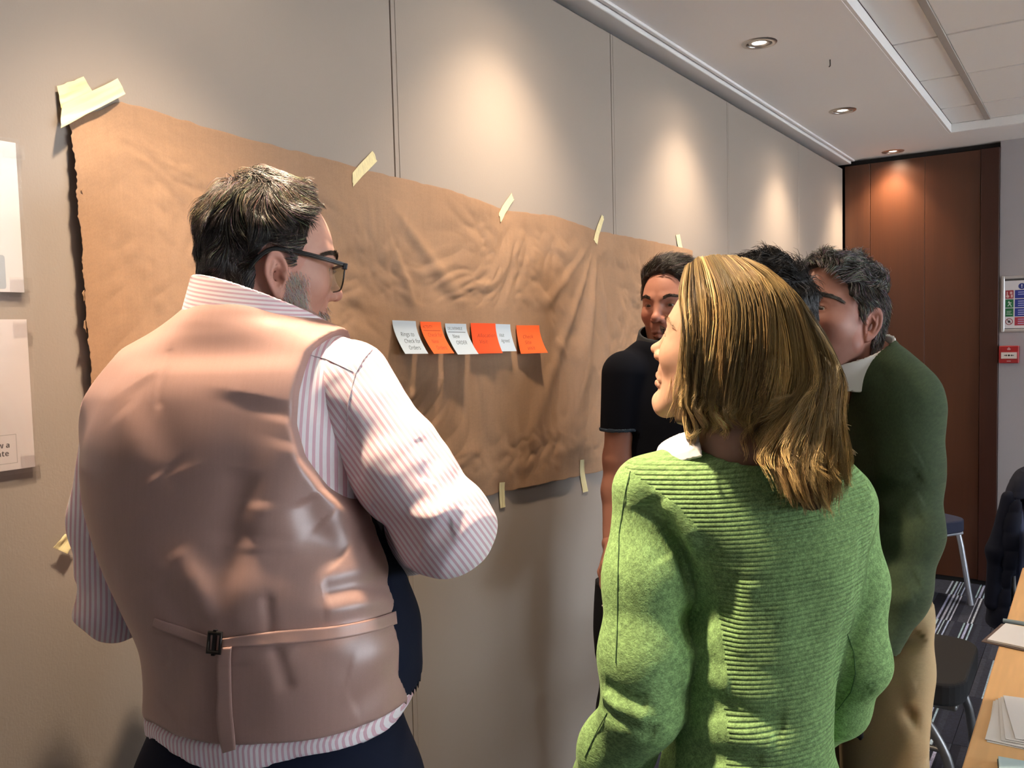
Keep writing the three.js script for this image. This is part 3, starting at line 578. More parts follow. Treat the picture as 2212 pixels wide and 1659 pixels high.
function chair(label, cloth, metal, [x, z], arch, group, lean = 1) {   // faces +x
  const t = thing('conference_chair', label, 'chair', [x, 0, z], group);
  const s = part('seat', padGeo(0.43, 0.44, 0.075, 0.09), cloth, t); s.position.set(0, 0.4, 0);
  const b = part('backrest', padGeo(0.40, 0.42, 0.05, 0.1), cloth, t); b.rotation.z = Math.PI / 2 + 0.16 * lean; b.scale.z = 0.88 + 0.12 * lean; b.position.set(-0.225 + (1 - lean) * 0.018, 0.68 - (1 - lean) * 0.05, 0);
  part('seat_frame', merge([box(-0.2, 0.2, 0.382, 0.402, -0.20, -0.18, 0.008), box(-0.2, 0.2, 0.382, 0.402, 0.18, 0.20, 0.008), box(0.18, 0.205, 0.382, 0.402, -0.2, 0.2, 0.008), box(-0.2, -0.18, 0.382, 0.402, -0.2, 0.2, 0.008)]), metal, t);
  for (const s of [-1, 1]) part('back_upright', tube([V(-0.19, 0.39, 0.19 * s), V(-0.235, 0.5, 0.19 * s), V(-0.235 - 0.055 * lean, 0.82 + 0.04 * lean, 0.17 * s)], 0.011, 16, 8), metal, t);
  if (arch) for (const s of [-1, 1]) {
    part('leg_frame', tube([V(-0.24, 0, 0.235 * s), V(-0.21, 0.24, 0.23 * s), V(-0.12, 0.375, 0.225 * s), V(0.0, 0.40, 0.225 * s), V(0.10, 0.375, 0.225 * s), V(0.185, 0.24, 0.23 * s), V(0.215, 0, 0.235 * s)], 0.0145, 40, 10), metal, t);
    part('cross_rail', tube([V(-0.20, 0.27, 0.23 * s), V(0, 0.275, 0.23 * s), V(0.172, 0.27, 0.23 * s)], 0.009, 8, 8), metal, t);
  } else {
    for (const s of [-1, 1]) {
      part('leg', tube([V(0.185, 0.39, 0.18 * s), V(0.20, 0.3, 0.19 * s), V(0.245, 0.0, 0.21 * s)], 0.0145, 12, 10), metal, t);
      part('leg', tube([V(-0.19, 0.39, 0.18 * s), V(-0.21, 0.3, 0.19 * s), V(-0.27, 0.0, 0.21 * s)], 0.0145, 12, 10), metal, t);
      part('brace', tube([V(0.16, 0.375, 0.175 * s), V(0.05, 0.385, 0.175 * s), V(-0.1, 0.39, 0.175 * s)], 0.004, 6, 6), metal, t);
    }
  }
  return t;
}
chair('navy padded chair with pale metal legs against the timber panel', navyCloth, M.chrome, [0.45, -5.14], false, 'conference chairs').rotation.y = -0.6;
chair('black padded chair with arched grey legs between khaki trousers and table', blackCloth, M.greyTube, [0.785, -2.985], true, 'conference chairs');
chair('chair under the dark quilted jacket beside the second table', navyCloth, M.greyTube, [1.30, -3.98], false, 'conference chairs', 0);
// ---------------------------------------------------------------- people: shared anatomy
const trace = (px, py, f, d0 = 0.5, d1 = 3.2) => {   // where the sight line through a picture point meets a shape, else its closest pass
  const dir = dirOf(px, py), l = dir.length(); let t = d0, best = 1e9, bt = t;
  for (let i = 0; i < 160 && t < d1; i++) { const p = CAM.clone().addScaledVector(dir, t), d = f(p.x, p.y, p.z); if (d < best) { best = d; bt = t; } if (d < 0.0006) break; t += Math.max(d * 0.6 / l, 0.0012); }
  return CAM.clone().addScaledVector(dir, bt);
};
const grad = (f, p, e = 0.002) => { const g = V(f(p.x + e, p.y, p.z) - f(p.x - e, p.y, p.z), f(p.x, p.y + e, p.z) - f(p.x, p.y - e, p.z), f(p.x, p.y, p.z + e) - f(p.x, p.y, p.z - e)); return g.lengthSq() > 0 ? g.normalize() : V(0, 1, 0); };
function earSDF(c, side, flare = 0.42, size = 1) {   // c: centre in head space; plate leans out towards the back
  const q = Math.cos(flare), s = Math.sin(flare), tq = Math.cos(0.2), ts = Math.sin(0.2);
  return (x, y, z) => {
    let X = (x * side - c.x) / size, Y = (y - c.y) / size, Z = (z - c.z) / size;
    const n = X * q + Z * s; let u = -(Z * q - X * s); let v = Y * tq - u * ts * -1; u = u * tq + Y * -ts * -1 * -1;
    if (Math.abs(n) > 0.05 || Math.abs(u) > 0.06 || Math.abs(v) > 0.07) return Math.max(Math.abs(n) - 0.03, Math.abs(u) - 0.04, Math.abs(v) - 0.05) * size;
    const ru = 0.0175 * (v < 0 ? mix(1, 0.72, clamp(-v / 0.033)) : 1), k = Math.hypot(u / ru, v / 0.0325), de = (k - 1) * Math.min(ru, 0.0325) * 0.9;
    const bowl = 0.003 * clamp(k * k);
    let d = Math.max(Math.abs(n - bowl) - 0.0026, de);
    const rim = Math.hypot(de + 0.0015, n - 0.0042) - (u < -0.006 && v < 0.004 ? 0.0022 : 0.0036);
    d = smin(d, rim, 0.003);
    const ah = (ax, ay, bx, by, r) => { const px = u - ax, py = v - ay, ex = bx - ax, ey = by - ay, t = clamp((px * ex + py * ey) / (ex * ex + ey * ey)); return Math.hypot(px - ex * t, py - ey * t, n - 0.003) - r; };
    d = smin(d, Math.min(ah(0.006, -0.014, 0.0075, 0.004, 0.003), ah(0.0075, 0.004, 0.003, 0.018, 0.0027), ah(0.0075, 0.004, -0.003, 0.012, 0.0024)), 0.003);
    d = smax(d, -(Math.hypot((u + 0.003) / 1.0, (v + 0.004) / 1.35, (n - 0.004) / 0.9) - 0.0085), 0.003);
    d = smin(d, Math.hypot(u + 0.0125, v + 0.005, n - 0.003) - 0.0042, 0.004);
    d = smin(d, Math.hypot((u + 0.002), (v + 0.030) / 1.1, (n - 0.001) / 0.62) - 0.0072, 0.005);
    d = smin(d, Math.hypot(u + 0.014, v * 0.45, n + 0.006) - 0.008, 0.006);
    return d * size * 0.8;
  };
}
function headSDF(o = {}) {
  const w = o.w ?? 1, f = o.fem ?? 0, j = o.jaw ?? 1, nz = o.nose ?? 1;
  const skull = ell(0, 0.036, -0.008, 0.077 * w, 0.094, 0.097), face = ell(0, -0.018, 0.027, 0.060 * w, 0.084, 0.059);
  const jaws = [1, -1].map((s) => cap(V(0.049 * s * w * j, -0.045, 0.010), V(0.020 * s, -0.098, 0.066 - 0.004 * f), 0.020, 0.016));
  const chin = ell(0, -0.097 + 0.004 * f, 0.075, 0.020, 0.017, 0.018), neck = cap(V(0, -0.03, -0.030), V(0, o.neckTo ?? -0.21, -0.056), (o.neck ?? 0.056), (o.neck ?? 0.056) + 0.006);
  const nape = ell(0, -0.03, -0.05, 0.055, 0.06, 0.045), cheek = [1, -1].map((s) => ell(0.042 * s * w, -0.014, 0.052, 0.022, 0.022, 0.024));
  const brow = [1, -1].map((s) => cap(V(0.014 * s, 0.034, 0.082), V(0.045 * s * w, 0.037, 0.062), 0.0085 - 0.003 * f, 0.008 - 0.002 * f));
  const noseB = cap(V(0, 0.024, 0.082 + 0.002 * f), V(0, -0.014, 0.101 * nz), 0.0075, 0.0095 - 0.0015 * f), tip = ell(0, -0.019 + 0.003 * f, 0.104 * nz + 0.001 * f, 0.0115 - 0.002 * f, 0.0100 - 0.0015 * f, 0.0115), wing = [1, -1].map((s) => ell(0.0125 * s, -0.024, 0.093, 0.0075, 0.0075, 0.010));
  const upper = union(0.006, cap(V(-0.020, -0.058, 0.079), V(0, -0.055, 0.0905), 0.0050, 0.0062 + 0.0005 * f), cap(V(0.020, -0.058, 0.079), V(0, -0.055, 0.0905), 0.0050, 0.0062 + 0.0005 * f));
  const lower = union(0.006, cap(V(-0.017, -0.066, 0.079), V(0, -0.067, 0.089), 0.0050, 0.0068), cap(V(0.017, -0.066, 0.079), V(0, -0.067, 0.089), 0.0050, 0.0068));
  const phil = ell(0, -0.045, 0.080, 0.024, 0.020, 0.012);
  const ears = [1, -1].map((s) => earSDF(V(0.0765 * w, o.earY ?? 0.002, o.earZ ?? -0.014), s, o.flare ?? 0.45, o.ear ?? 1.05));
  return (x, y, z) => {
    const ax = Math.abs(x);
    let d = smin(skull(x, y, z), face(x, y, z), 0.035);
    d = smin(d, jaws[0](ax, y, z), 0.03); d = smin(d, chin(x, y, z), 0.02); d = smin(d, smin(neck(x, y, z), nape(x, y, z), 0.03), 0.022);
    d = smin(d, cheek[0](ax, y, z), 0.02); d = smin(d, brow[0](ax, y, z), 0.014);
    if (z > 0.03) {
      d = smax(d, -ell(0.031, 0.015, 0.091, 0.0175, 0.0105, 0.013)(ax, y, z), 0.012);
      d = smin(d, phil(x, y, z), 0.012);
      d = smin(d, smin(noseB(x, y, z), tip(x, y, z), 0.010), 0.010); d = smin(d, wing[0](ax, y, z), 0.006);
      d = smax(d, -(Math.hypot(ax - 0.0075, (y + 0.0295) * 1.2, (z - 0.097) * 0.7) - 0.0034), 0.003);
      d = smin(d, Math.min(upper(x, y, z), lower(x, y, z)), 0.006);
      d = smax(d, -(Math.hypot((y + 0.0615 + ax * 0.05) / 1, Math.max(ax - 0.022, 0), Math.max(0.080 - z, 0)) - 0.0009), 0.002);
      const ex = ax - 0.0315, ey = y - 0.0145, ez = z - 0.0690, er = Math.hypot(ex, ey, ez);
      const lid = Math.max(er - 0.0139, -(Math.abs(ey - 0.0003 + (ex * ex) * 18) - (o.lid ?? 0.0046)));
      d = smin(d, lid, 0.004);
    }
    const ear = ears[0](ax, y, z);
    return smin(d, ear, 0.004);
  };
}
const browCurve = (s, w = 1) => [V(0.012 * s, 0.034, 0.092), V(0.026 * s, 0.0395, 0.089), V(0.042 * s * w, 0.037, 0.076), V(0.050 * s * w, 0.032, 0.066)];
function strandGeo(list) {   // list of {p: points, w, c0, c1}
  let nv = 0, nt = 0; for (const s of list) { nv += s.p.length * 3; nt += (s.p.length - 1) * 6; }
  const pos = new Float32Array(nv * 3), nor = new Float32Array(nv * 3), col = new Float32Array(nv * 3), idx = new Uint32Array(nt * 3); let v = 0, t = 0;
  const T = V(), A = V(), B = V(), up = V(0.31, 0.2, 0.93);
  for (const s of list) {
    const n = s.p.length;
    for (let i = 0; i < n; i++) {
      T.subVectors(s.p[Math.min(i + 1, n - 1)], s.p[Math.max(i - 1, 0)]).normalize(); A.crossVectors(T, up).normalize(); B.crossVectors(T, A);
      const q = i / (n - 1), w = s.w * (s.flat ? Math.min(1, 0.35 + q * 2) * (1 - 0.8 * q * q * q) : 1 - 0.75 * q * q);
      for (let k = 0; k < 3; k++) {
        const a = k * 2.0944, ca = Math.cos(a), sa = Math.sin(a), o = (v + i * 3 + k) * 3;
        nor[o] = A.x * ca + B.x * sa; nor[o + 1] = A.y * ca + B.y * sa; nor[o + 2] = A.z * ca + B.z * sa;
        pos[o] = s.p[i].x + nor[o] * w; pos[o + 1] = s.p[i].y + nor[o + 1] * w; pos[o + 2] = s.p[i].z + nor[o + 2] * w;
        const g = s.g ? s.g(q) : 1; for (let c = 0; c < 3; c++) col[o + c] = mix(s.c0[c], s.c1[c], q) * g;
      }
      if (i) for (let k = 0; k < 3; k++) { const a = v + (i - 1) * 3 + k, b = v + (i - 1) * 3 + (k + 1) % 3; idx[t++] = a; idx[t++] = b; idx[t++] = a + 3; idx[t++] = b; idx[t++] = b + 3; idx[t++] = a + 3; }
    }
    v += n * 3;
  }
  const g = new THREE.BufferGeometry();
  g.setAttribute('position', new THREE.BufferAttribute(pos, 3)); g.setAttribute('normal', new THREE.BufferAttribute(nor, 3)); g.setAttribute('color', new THREE.BufferAttribute(col, 3)); g.setAttribute('uv', new THREE.BufferAttribute(new Float32Array(nv * 2), 2)); g.setIndex(new THREE.BufferAttribute(idx, 1));
  return g;
}
function poly2(pts) {   // signed distance to a polygon, negative inside
  return (x, y) => {
    let d = 1e9, inside = false;
    for (let i = 0, j = pts.length - 1; i < pts.length; j = i++) {
      const [ax, ay] = pts[j], [bx, by] = pts[i], ex = bx - ax, ey = by - ay, px = x - ax, py = y - ay, t = clamp((px * ex + py * ey) / (ex * ex + ey * ey));
      d = Math.min(d, Math.hypot(px - ex * t, py - ey * t)); if ((ay > y) !== (by > y) && x < ((bx - ax) * (y - ay)) / (by - ay) + ax) inside = !inside;
    }
    return inside ? -d : d;
  };
}
// hairline seen from the side as (forward, up)
const HAIRLINE = [[0.070, 0.104], [0.056, 0.088], [0.046, 0.062], [0.046, 0.042], [0.030, 0.036], [0.022, 0.008], [0.012, 0.006], [0.008, 0.028], [-0.012, 0.038], [-0.036, 0.022], [-0.034, -0.035], [-0.048, -0.062], [-0.2, -0.066], [-0.2, 0.3], [0.2, 0.3], [0.14, 0.12]];
function capSDF(o) {
  const w = o.w ?? 1, skull = ell(0, 0.036, -0.008, 0.077 * w, 0.094, 0.097), nape = ell(0, -0.03, -0.05, 0.055, 0.06, 0.045), neck = cap(V(0, -0.03, -0.030), V(0, -0.21, -0.056), 0.056, 0.062), mask = poly2(o.line ?? HAIRLINE);
  const base = (x, y, z) => smin(skull(x, y, z), smin(nape(x, y, z), neck(x, y, z), 0.03), 0.022);
  const th = (x, y, z) => { const side = sstep(0.05, 0.09, y); return mix(o.side ?? 0.008, o.top ?? 0.018, side) * sstep(-0.07, -0.03, y) + 0.0025 * noise(x * 60, y * 60, z * 60) * 1; };
  return { base, mask, full: (x, y, z) => smax(base(x, y, z) - th(x, y, z) * 0.6, mask(z + 0.004 * noise(x * 120, y * 120, 2), y + 0.003 * noise(x * 90, z * 90, 7)), 0.010), th };
}
function shortHair(o) {   // strands that grow from the cap and lie along the flow
  const c = capSDF(o), list = [], P = V();
  let tries = 0;
  while (list.length < o.n && tries++ < o.n * 12) {
    const u = rnd() * 2 - 1, a = rnd() * 6.2832, r = Math.sqrt(1 - u * u), d = V(r * Math.cos(a), u, r * Math.sin(a));
    const O = V(0, 0.02, -0.015); let lo = 0.03, hi = 0.2;
    for (let k = 0; k < 18; k++) { const m = (lo + hi) / 2; P.copy(O).addScaledVector(d, m); c.base(P.x, P.y, P.z) - c.th(P.x, P.y, P.z) * 0.6 < 0 ? lo = m : hi = m; }
    if (P.y < -0.075 || c.mask(P.z, P.y) > -0.0015 + 0.003 * noise(P.x * 150, P.y * 150, P.z * 150)) continue;
    if (o.keep && rnd() > o.keep(P)) continue;
    const len = o.len(P) * rr(0.7, 1.2), N = o.seg ?? 5, pts = [P.clone()], dir = o.flow(P).clone();
    const n0 = grad(c.base, P); dir.addScaledVector(n0, -dir.dot(n0)).normalize();
    dir.addScaledVector(n0, o.lift ? o.lift(P) * rr(0.5, 1.4) : 0.2);
    const ph = rnd() * 40, p = P.clone(), lay = rr(0.5, 1.2);
    const clump = o.clump ?? 1;
    for (let i = 0; i < N; i++) {
      const wv = o.wave * clump;
      dir.x += wv * noise(p.x * 45 + 9, p.y * 45, p.z * 45) + 0.25 * o.wave * (rnd() - 0.5); dir.y += wv * noise(p.x * 45, p.y * 45 + 33, p.z * 45) + 0.25 * o.wave * (rnd() - 0.5); dir.z += wv * noise(p.x * 45, p.y * 45, p.z * 45 + 71);
      const n = grad(c.base, p), out = dir.dot(n), dd = c.base(p.x, p.y, p.z), tgt = c.th(p.x, p.y, p.z) * lay;
      dir.addScaledVector(n, (i > 0 ? -0.35 : 0) * out + clamp((tgt - dd) * 25, -0.4, 0.4)).normalize();
      p.addScaledVector(dir, len / N); pts.push(p.clone());
    }
    const col = o.col(P, ph);
    list.push({ p: pts, w: (o.width ?? 0.00075) * rr(0.7, 1.2), c0: col.map((x) => x * 0.8), c1: col });
  }
  return strandGeo(list);
}
const skinMat = phys(0xffffff, 0.48, { vertexColors: true, specularIntensity: 0.6, sheen: 0.15, sheenColor: lin(0.8, 0.5, 0.4), sheenRoughness: 0.6 });
const hairMat = phys(0xffffff, 0.38, { vertexColors: true, specularIntensity: 0.9 });
const hairCapMat = std(0xffffff, 0.7, { vertexColors: true });
function skinColor(base, o = {}) {
  return (x, y, z) => {
    let r = base[0], g = base[1], b = base[2]; const ax = Math.abs(x);
    const n = 0.06 * noise(x * 70, y * 70, z * 70) + 0.04 * noise(x * 220, y * 220, z * 220); r *= 1 + n * 0.6; g *= 1 + n; b *= 1 + n;
    const lips = z > 0.07 ? Math.exp(-(((y + 0.061) / 0.008) ** 2)) * sstep(0.024, 0.016, ax) : 0, ruddy = Math.exp(-(((ax - 0.04) / 0.022) ** 2 + ((y + 0.02) / 0.028) ** 2)) * (z > 0.02 ? 1 : 0) + (ax > 0.072 ? 0.8 : 0) + Math.exp(-((ax / 0.014) ** 2 + ((y + 0.02) / 0.016) ** 2)) * (z > 0.09 ? 0.7 : 0);
    g *= 1 - 0.22 * lips - 0.14 * ruddy; b *= 1 - 0.20 * lips - 0.16 * ruddy; r *= 1 - 0.08 * lips;
    if (o.stubble && y < -0.03 && z > -0.01 && y > -0.125) { const s = o.stubble * sstep(-0.03, -0.05, y); r *= 1 - 0.45 * s; g *= 1 - 0.35 * s; b *= 1 - 0.25 * s; }
    return [r, g, b];
  };
}
function headMatrix(O, fwd, pitch = 0, roll = 0, s = 1) {
  const f = fwd.clone().setY(0).normalize(), x = V(f.z, 0, -f.x), m = new THREE.Matrix4().makeBasis(x, V(0, 1, 0), f);
  m.multiply(new THREE.Matrix4().makeRotationX(pitch)).multiply(new THREE.Matrix4().makeRotationZ(roll)).multiply(new THREE.Matrix4().makeScale(s, s, s));
  return m.setPosition(O);
}
const facing = (deg) => hF.clone().multiplyScalar(Math.cos(deg * rad)).addScaledVector(hR, Math.sin(deg * rad));   // 0 looks away from the camera, + turns to the right of the picture
function handGeo(m, col, curl = [0.35, 0.4, 0.5, 0.6], thumbIn = 0.3) {
  const L = [0.070, 0.078, 0.072, 0.057], X = [0.030, 0.0105, -0.0105, -0.029], fs = [cap(V(0, 0.03, 0), V(0, -0.012, 0), 0.026, 0.025)];
  X.forEach((x, i) => {
    const k = V(x, -0.088 + 0.006 * Math.abs(i - 1), 0); fs.push(cap(V(x * 0.55, -0.012, 0), k, 0.0145, 0.0105));
    let p = k, a = curl[i] * 0.5; [0.45, 0.30, 0.25].forEach((q, s) => { const e = V(p.x + x * 0.06, p.y - Math.cos(a) * L[i] * q, p.z + Math.sin(a) * L[i] * q); fs.push(cap(p, e, 0.0096 - 0.0008 * s, 0.0088 - 0.0008 * s)); p = e; a += curl[i] * (s ? 0.9 : 1.2); });
  });
  const t1 = V(0.046 - 0.01 * thumbIn, -0.056, 0.018 + 0.012 * thumbIn), t2 = V(0.050 - 0.025 * thumbIn, -0.083, 0.026 + 0.016 * thumbIn), t3 = V(0.048 - 0.035 * thumbIn, -0.106, 0.030 + 0.018 * thumbIn);
  fs.push(cap(V(0.018, -0.022, 0.006), t1, 0.0155, 0.0115), cap(t1, t2, 0.0108, 0.0098), cap(t2, t3, 0.0098, 0.0078));
  const f = union(0.007, ...fs);
  return geoOf(net(f, [-0.06, -0.19, -0.04], [0.07, 0.05, 0.11], 0.0029), { color: (x, y, z) => { const n = 0.07 * noise(x * 90, y * 90, z * 90), k = y < -0.085 ? 0.93 : 1; return [col[0] * (1 + n), col[1] * (1 + n) * k, col[2] * (1 + n) * k]; }, matrix: m });
}
function handAt(wrist, towards, back, s = 1, mirror = 1) {   // wrist point, direction of the fingers, direction the back of the hand faces
  const y = towards.clone().normalize().negate(), z = back.clone().addScaledVector(y, -back.dot(y)).normalize().negate(), x = V().crossVectors(y, z);
  return new THREE.Matrix4().makeBasis(x, y, z).multiply(new THREE.Matrix4().makeScale(s, s, s)).setPosition(wrist);
}
const box3 = (pts, m) => { const lo = [1e9, 1e9, 1e9], hi = [-1e9, -1e9, -1e9]; for (const p of pts) [p.x, p.y, p.z].forEach((v, i) => { lo[i] = Math.min(lo[i], v - m); hi[i] = Math.max(hi[i], v + m); }); return [lo, hi]; };
function rowsOf(list, fwd) {   // [picture y, left, right, distance, half depth]
  return list.map(([y, l, r, d, b]) => {
    const px = (l + r) / 2, t = (px - W / 2) / FPX, perp = hR.clone().addScaledVector(hF, -t).normalize(), A = V(-fwd.z, 0, fwd.x), c = Math.abs(A.dot(perp)), s = Math.abs(fwd.dot(perp));
    const w = (r - l) / 2 * d / FPX / Math.sqrt(1 + t * t), hw = w / Math.sqrt(1 + (w / d) ** 2 * 0.9), e = 1.74, solve = (o, co, cs) => Math.pow(Math.max(hw ** e - (o * co) ** e, 0.0005), 1 / e) / cs;
    return c > s ? { c: at(px, y, d), a: solve(b, s, c), b } : { c: at(px, y, d), a: b, b: solve(b, c, s) };
  });
}
const J = (px, py, d, r) => ({ p: at(px, py, d), r });
function person(label, base) { return thing('person', label, 'person', [base.x, 0, base.z], 'people standing in front of the brown paper'); }
const addTo = (t, name, geo, mat, label) => { geo.translate(-t.position.x, 0, -t.position.z); return part(name, geo, mat, t, label); };
function lowerBody(t, hip, fwd, o) {   // trousers to the floor and shoes
  const A = V(-fwd.z, 0, fwd.x), list = [], shoes = [];
  for (const s of [-1, 1]) {
    const h = hip.clone().addScaledVector(A, s * o.w), k = h.clone().addScaledVector(A, s * 0.015).addScaledVector(fwd, 0.015).setY(0.48), f = k.clone().addScaledVector(A, s * 0.02).addScaledVector(fwd, -0.02 - (o.back ?? 0)).setY(0.05);
    list.push(cap(h, k, o.r, o.r * 0.78), cap(k, f, o.r * 0.78, o.r * 0.66));
    const heel = f.clone().addScaledVector(fwd, -0.045).setY(0.045), ball = f.clone().addScaledVector(fwd, 0.10).addScaledVector(A, s * 0.012).setY(0.035), toe = f.clone().addScaledVector(fwd, 0.165).addScaledVector(A, s * 0.012).setY(0.028);
    shoes.push([cap(heel, ball, 0.040, 0.042), cap(ball, toe, 0.042, 0.026), cap(heel, heel.clone().setY(0.085), 0.04, 0.042)]);
  }
  const tr = union(0.05, ...list, ...(o.extra ?? []));
  const trs = (x, y, z) => Math.max(smax(tr(x, y, z) + (o.fold ? o.fold(x, y, z) : 0.004 * noise(x * 9, y * 14, z * 9)), 0.035 - y, 0.006), y - (o.topY ?? 9));
  const [lo, hi] = box3([hip.clone().addScaledVector(A, 0.3), hip.clone().addScaledVector(A, -0.3), hip.clone().addScaledVector(fwd, 0.25), hip.clone().addScaledVector(fwd, -0.25), V(hip.x, 0, hip.z), V(hip.x, (o.topY ?? hip.y + 0.25), hip.z)], 0.02);
  addTo(t, 'trousers', geoOf(net(trs, lo, hi, o.h ?? 0.011), { uv: (x, y, z) => [x * A.x + z * A.z, y] }), o.mat);
  for (const q of shoes) { const sh = union(0.02, ...q); addTo(t, 'shoe', geoOf(net((x, y, z) => Math.max(sh(x, y, z), 0.004 - y), [lo[0] - 0.1, -0.01, lo[2] - 0.1], [hi[0] + 0.1, 0.14, hi[2] + 0.1], 0.008)), o.shoe); }
  return trs;
}
function ribbon(pairs, f, lift, th, N = 6) {   // a strip laid on a shape: pairs of picture points for its two edges
  const P = pairs.map(([a, b]) => [a, b].map(([x, y, d]) => { const q = d ? at(x, y, d) : trace(x, y, f); return q.addScaledVector(grad(f, q), lift); }));
  const c0 = new THREE.CatmullRomCurve3(P.map((p) => p[0])), c1 = new THREE.CatmullRomCurve3(P.map((p) => p[1])), M0 = pairs.length * 8, pos = [], uv = [], idx = [];
  for (let s = 0; s < 2; s++) for (let i = 0; i <= M0; i++) for (let j = 0; j <= N; j++) {
    const a = c0.getPoint(i / M0), b = c1.getPoint(i / M0), p = a.clone().lerp(b, j / N), n = grad(f, p);
    const dd = f(p.x, p.y, p.z); if (dd < lift) p.addScaledVector(n, lift - dd); if (s) p.addScaledVector(n, -th);
    pos.push(p.x, p.y, p.z); uv.push(i / M0 * 0.3, j / N * 0.03);
  }
  const K = N + 1, n = (M0 + 1) * K, q = (a, b, c, d) => idx.push(a, b, c, a, c, d);
  for (let i = 0; i < M0; i++) for (let j = 0; j < N; j++) { const a = i * K + j; q(a, a + K, a + K + 1, a + 1); q(n + a, n + a + 1, n + a + K + 1, n + a + K); }
  for (let i = 0; i < M0; i++) { q(i * K, n + i * K, n + i * K + K, i * K + K); q(i * K + N, i * K + K + N, n + i * K + K + N, n + i * K + N); }
  for (let j = 0; j < N; j++) { q(j, j + 1, n + j + 1, n + j); q(M0 * K + j + 1, M0 * K + j, n + M0 * K + j, n + M0 * K + j + 1); }
  const g = new THREE.BufferGeometry(); g.setAttribute('position', new THREE.Float32BufferAttribute(pos, 3)); g.setAttribute('uv', new THREE.Float32BufferAttribute(uv, 2)); g.setIndex(idx); g.computeVertexNormals();
  return g;
}
// a shirt collar: a leaning ring that opens towards the front
function collarSDF(base, top, fwd, rb, rt, th, drop = 0.0) {
  const ax = top.clone().sub(base), L = ax.length(); ax.normalize();
  const f = fwd.clone().addScaledVector(ax, -fwd.dot(ax)).normalize(), s = V().crossVectors(ax, f);
  return (x, y, z) => {
    const px = x - base.x, py = y - base.y, pz = z - base.z, h = px * ax.x + py * ax.y + pz * ax.z, u = px * s.x + py * s.y + pz * s.z, v = px * f.x + py * f.y + pz * f.z;
    const t = clamp(h / L, -0.3, 1.3), r = mix(rb, rt, t), k = Math.hypot(u / r, v / (r * 1.12)), d = (k - 1) * r;
    const hi = L * (1 - drop * (v / r + 1) / 2);
    return Math.max(Math.abs(d) - th, h - hi, -h - 0.02);
  };
}
const FLOWDOWN = V(0, -1, 0);
function eyes(t, HM, iris) {
  for (const s of [1, -1]) {
    const g = new THREE.SphereGeometry(0.0122, 28, 20), p = g.attributes.position, c = new Float32Array(p.count * 3);
    for (let i = 0; i < p.count; i++) { const r = Math.hypot(p.getX(i), p.getY(i)), f = p.getZ(i) > 0; const k = f && r < 0.0024 ? [0.004, 0.004, 0.004] : f && r < 0.0060 ? iris : [0.50, 0.44, 0.41]; c.set(k, i * 3); }
    g.setAttribute('color', new THREE.BufferAttribute(c, 3)); g.rotateY(0.06 * s); g.rotateX(0.1); g.translate(0.0315 * s, 0.0145, 0.0690); g.applyMatrix4(HM);
    addTo(t, 'eye', g, phys(0xffffff, 0.15, { vertexColors: true }));
  }
}
function eyebrows(t, HM, o) {   // one part for each eyebrow, and for each row of lashes when asked
  for (const s of [1, -1]) {
    const bl = [], cv = new THREE.CatmullRomCurve3(browCurve(s, o.w ?? 1));
    for (let k = 0; k < (o.n ?? 420); k++) {
      const q = rnd(), c0 = cv.getPoint(q), tg = cv.getTangent(q), p = c0.clone().add(V(0, rr(-0.0045, 0.0045) * (1 - 0.6 * q), -0.012)), n = V(c0.x * 3, 0, c0.z).normalize();
      for (let i = 0; i < 20 && o.f(p.x, p.y, p.z) < 0.0006; i++) p.addScaledVector(n, 0.001);
      const pts = [p]; for (let i = 1; i < 4; i++) { const e = pts[i - 1].clone().addScaledVector(tg, 0.0030).add(V(0, rr(-0.0008, 0.0010), 0)); for (let j = 0; j < 8 && o.f(e.x, e.y, e.z) < 0.0008; j++) e.addScaledVector(n, 0.0008); pts.push(e); }
      bl.push({ p: pts, w: 0.0005, c0: o.c, c1: o.c });
    }
    const g = strandGeo(bl); g.applyMatrix4(HM); addTo(t, 'eyebrow', g, hairMat);
    if (o.lash) {
      const ll = [], l = new THREE.CatmullRomCurve3([V(0.021 * s, 0.018, 0.082), V(0.032 * s, 0.0205, 0.0845), V(0.043 * s, 0.016, 0.078)]);
      for (let k = 0; k < 50; k++) { const p = l.getPoint(rnd()), pts = [p]; for (let i = 1; i < 4; i++) pts.push(pts[i - 1].clone().add(V(0.0006 * s, -0.001 + 0.0014 * i, 0.0028))); ll.push({ p: pts, w: 0.00045, c0: [0.02, 0.015, 0.012], c1: [0.02, 0.015, 0.012] }); }
      const e = strandGeo(ll); e.applyMatrix4(HM); addTo(t, 'eyelashes', e, hairMat);
    }
  }
}
// ---------------------------------------------------------------- the man in the satin-backed waistcoat
const creaseOf = (f, list) => {
  const L = list.map(([pts, w, dep]) => ({ p: pts.map(([x, y]) => trace(x, y, f)), w, dep }));
  return (x, y, z) => {
    let s = 0;
    for (const { p, w, dep } of L) {
      let m = 1e9, q = 0;
      for (let i = 0; i + 1 < p.length; i++) {
        const a = p[i], b = p[i + 1], bx = b.x - a.x, by = b.y - a.y, bz = b.z - a.z, t = clamp(((x - a.x) * bx + (y - a.y) * by + (z - a.z) * bz) / (bx * bx + by * by + bz * bz));
        const d = (x - a.x - bx * t) ** 2 + (y - a.y - by * t) ** 2 + (z - a.z - bz * t) ** 2; if (d < m) { m = d; q = (i + t) / (p.length - 1); }
      }
      if (m < w * w * 7) s += dep * Math.exp(-m / (w * w)) * sstep(0, 0.15, q + 0.05) * sstep(0, 0.15, 1.05 - q);
    }
    return s;
  };
};
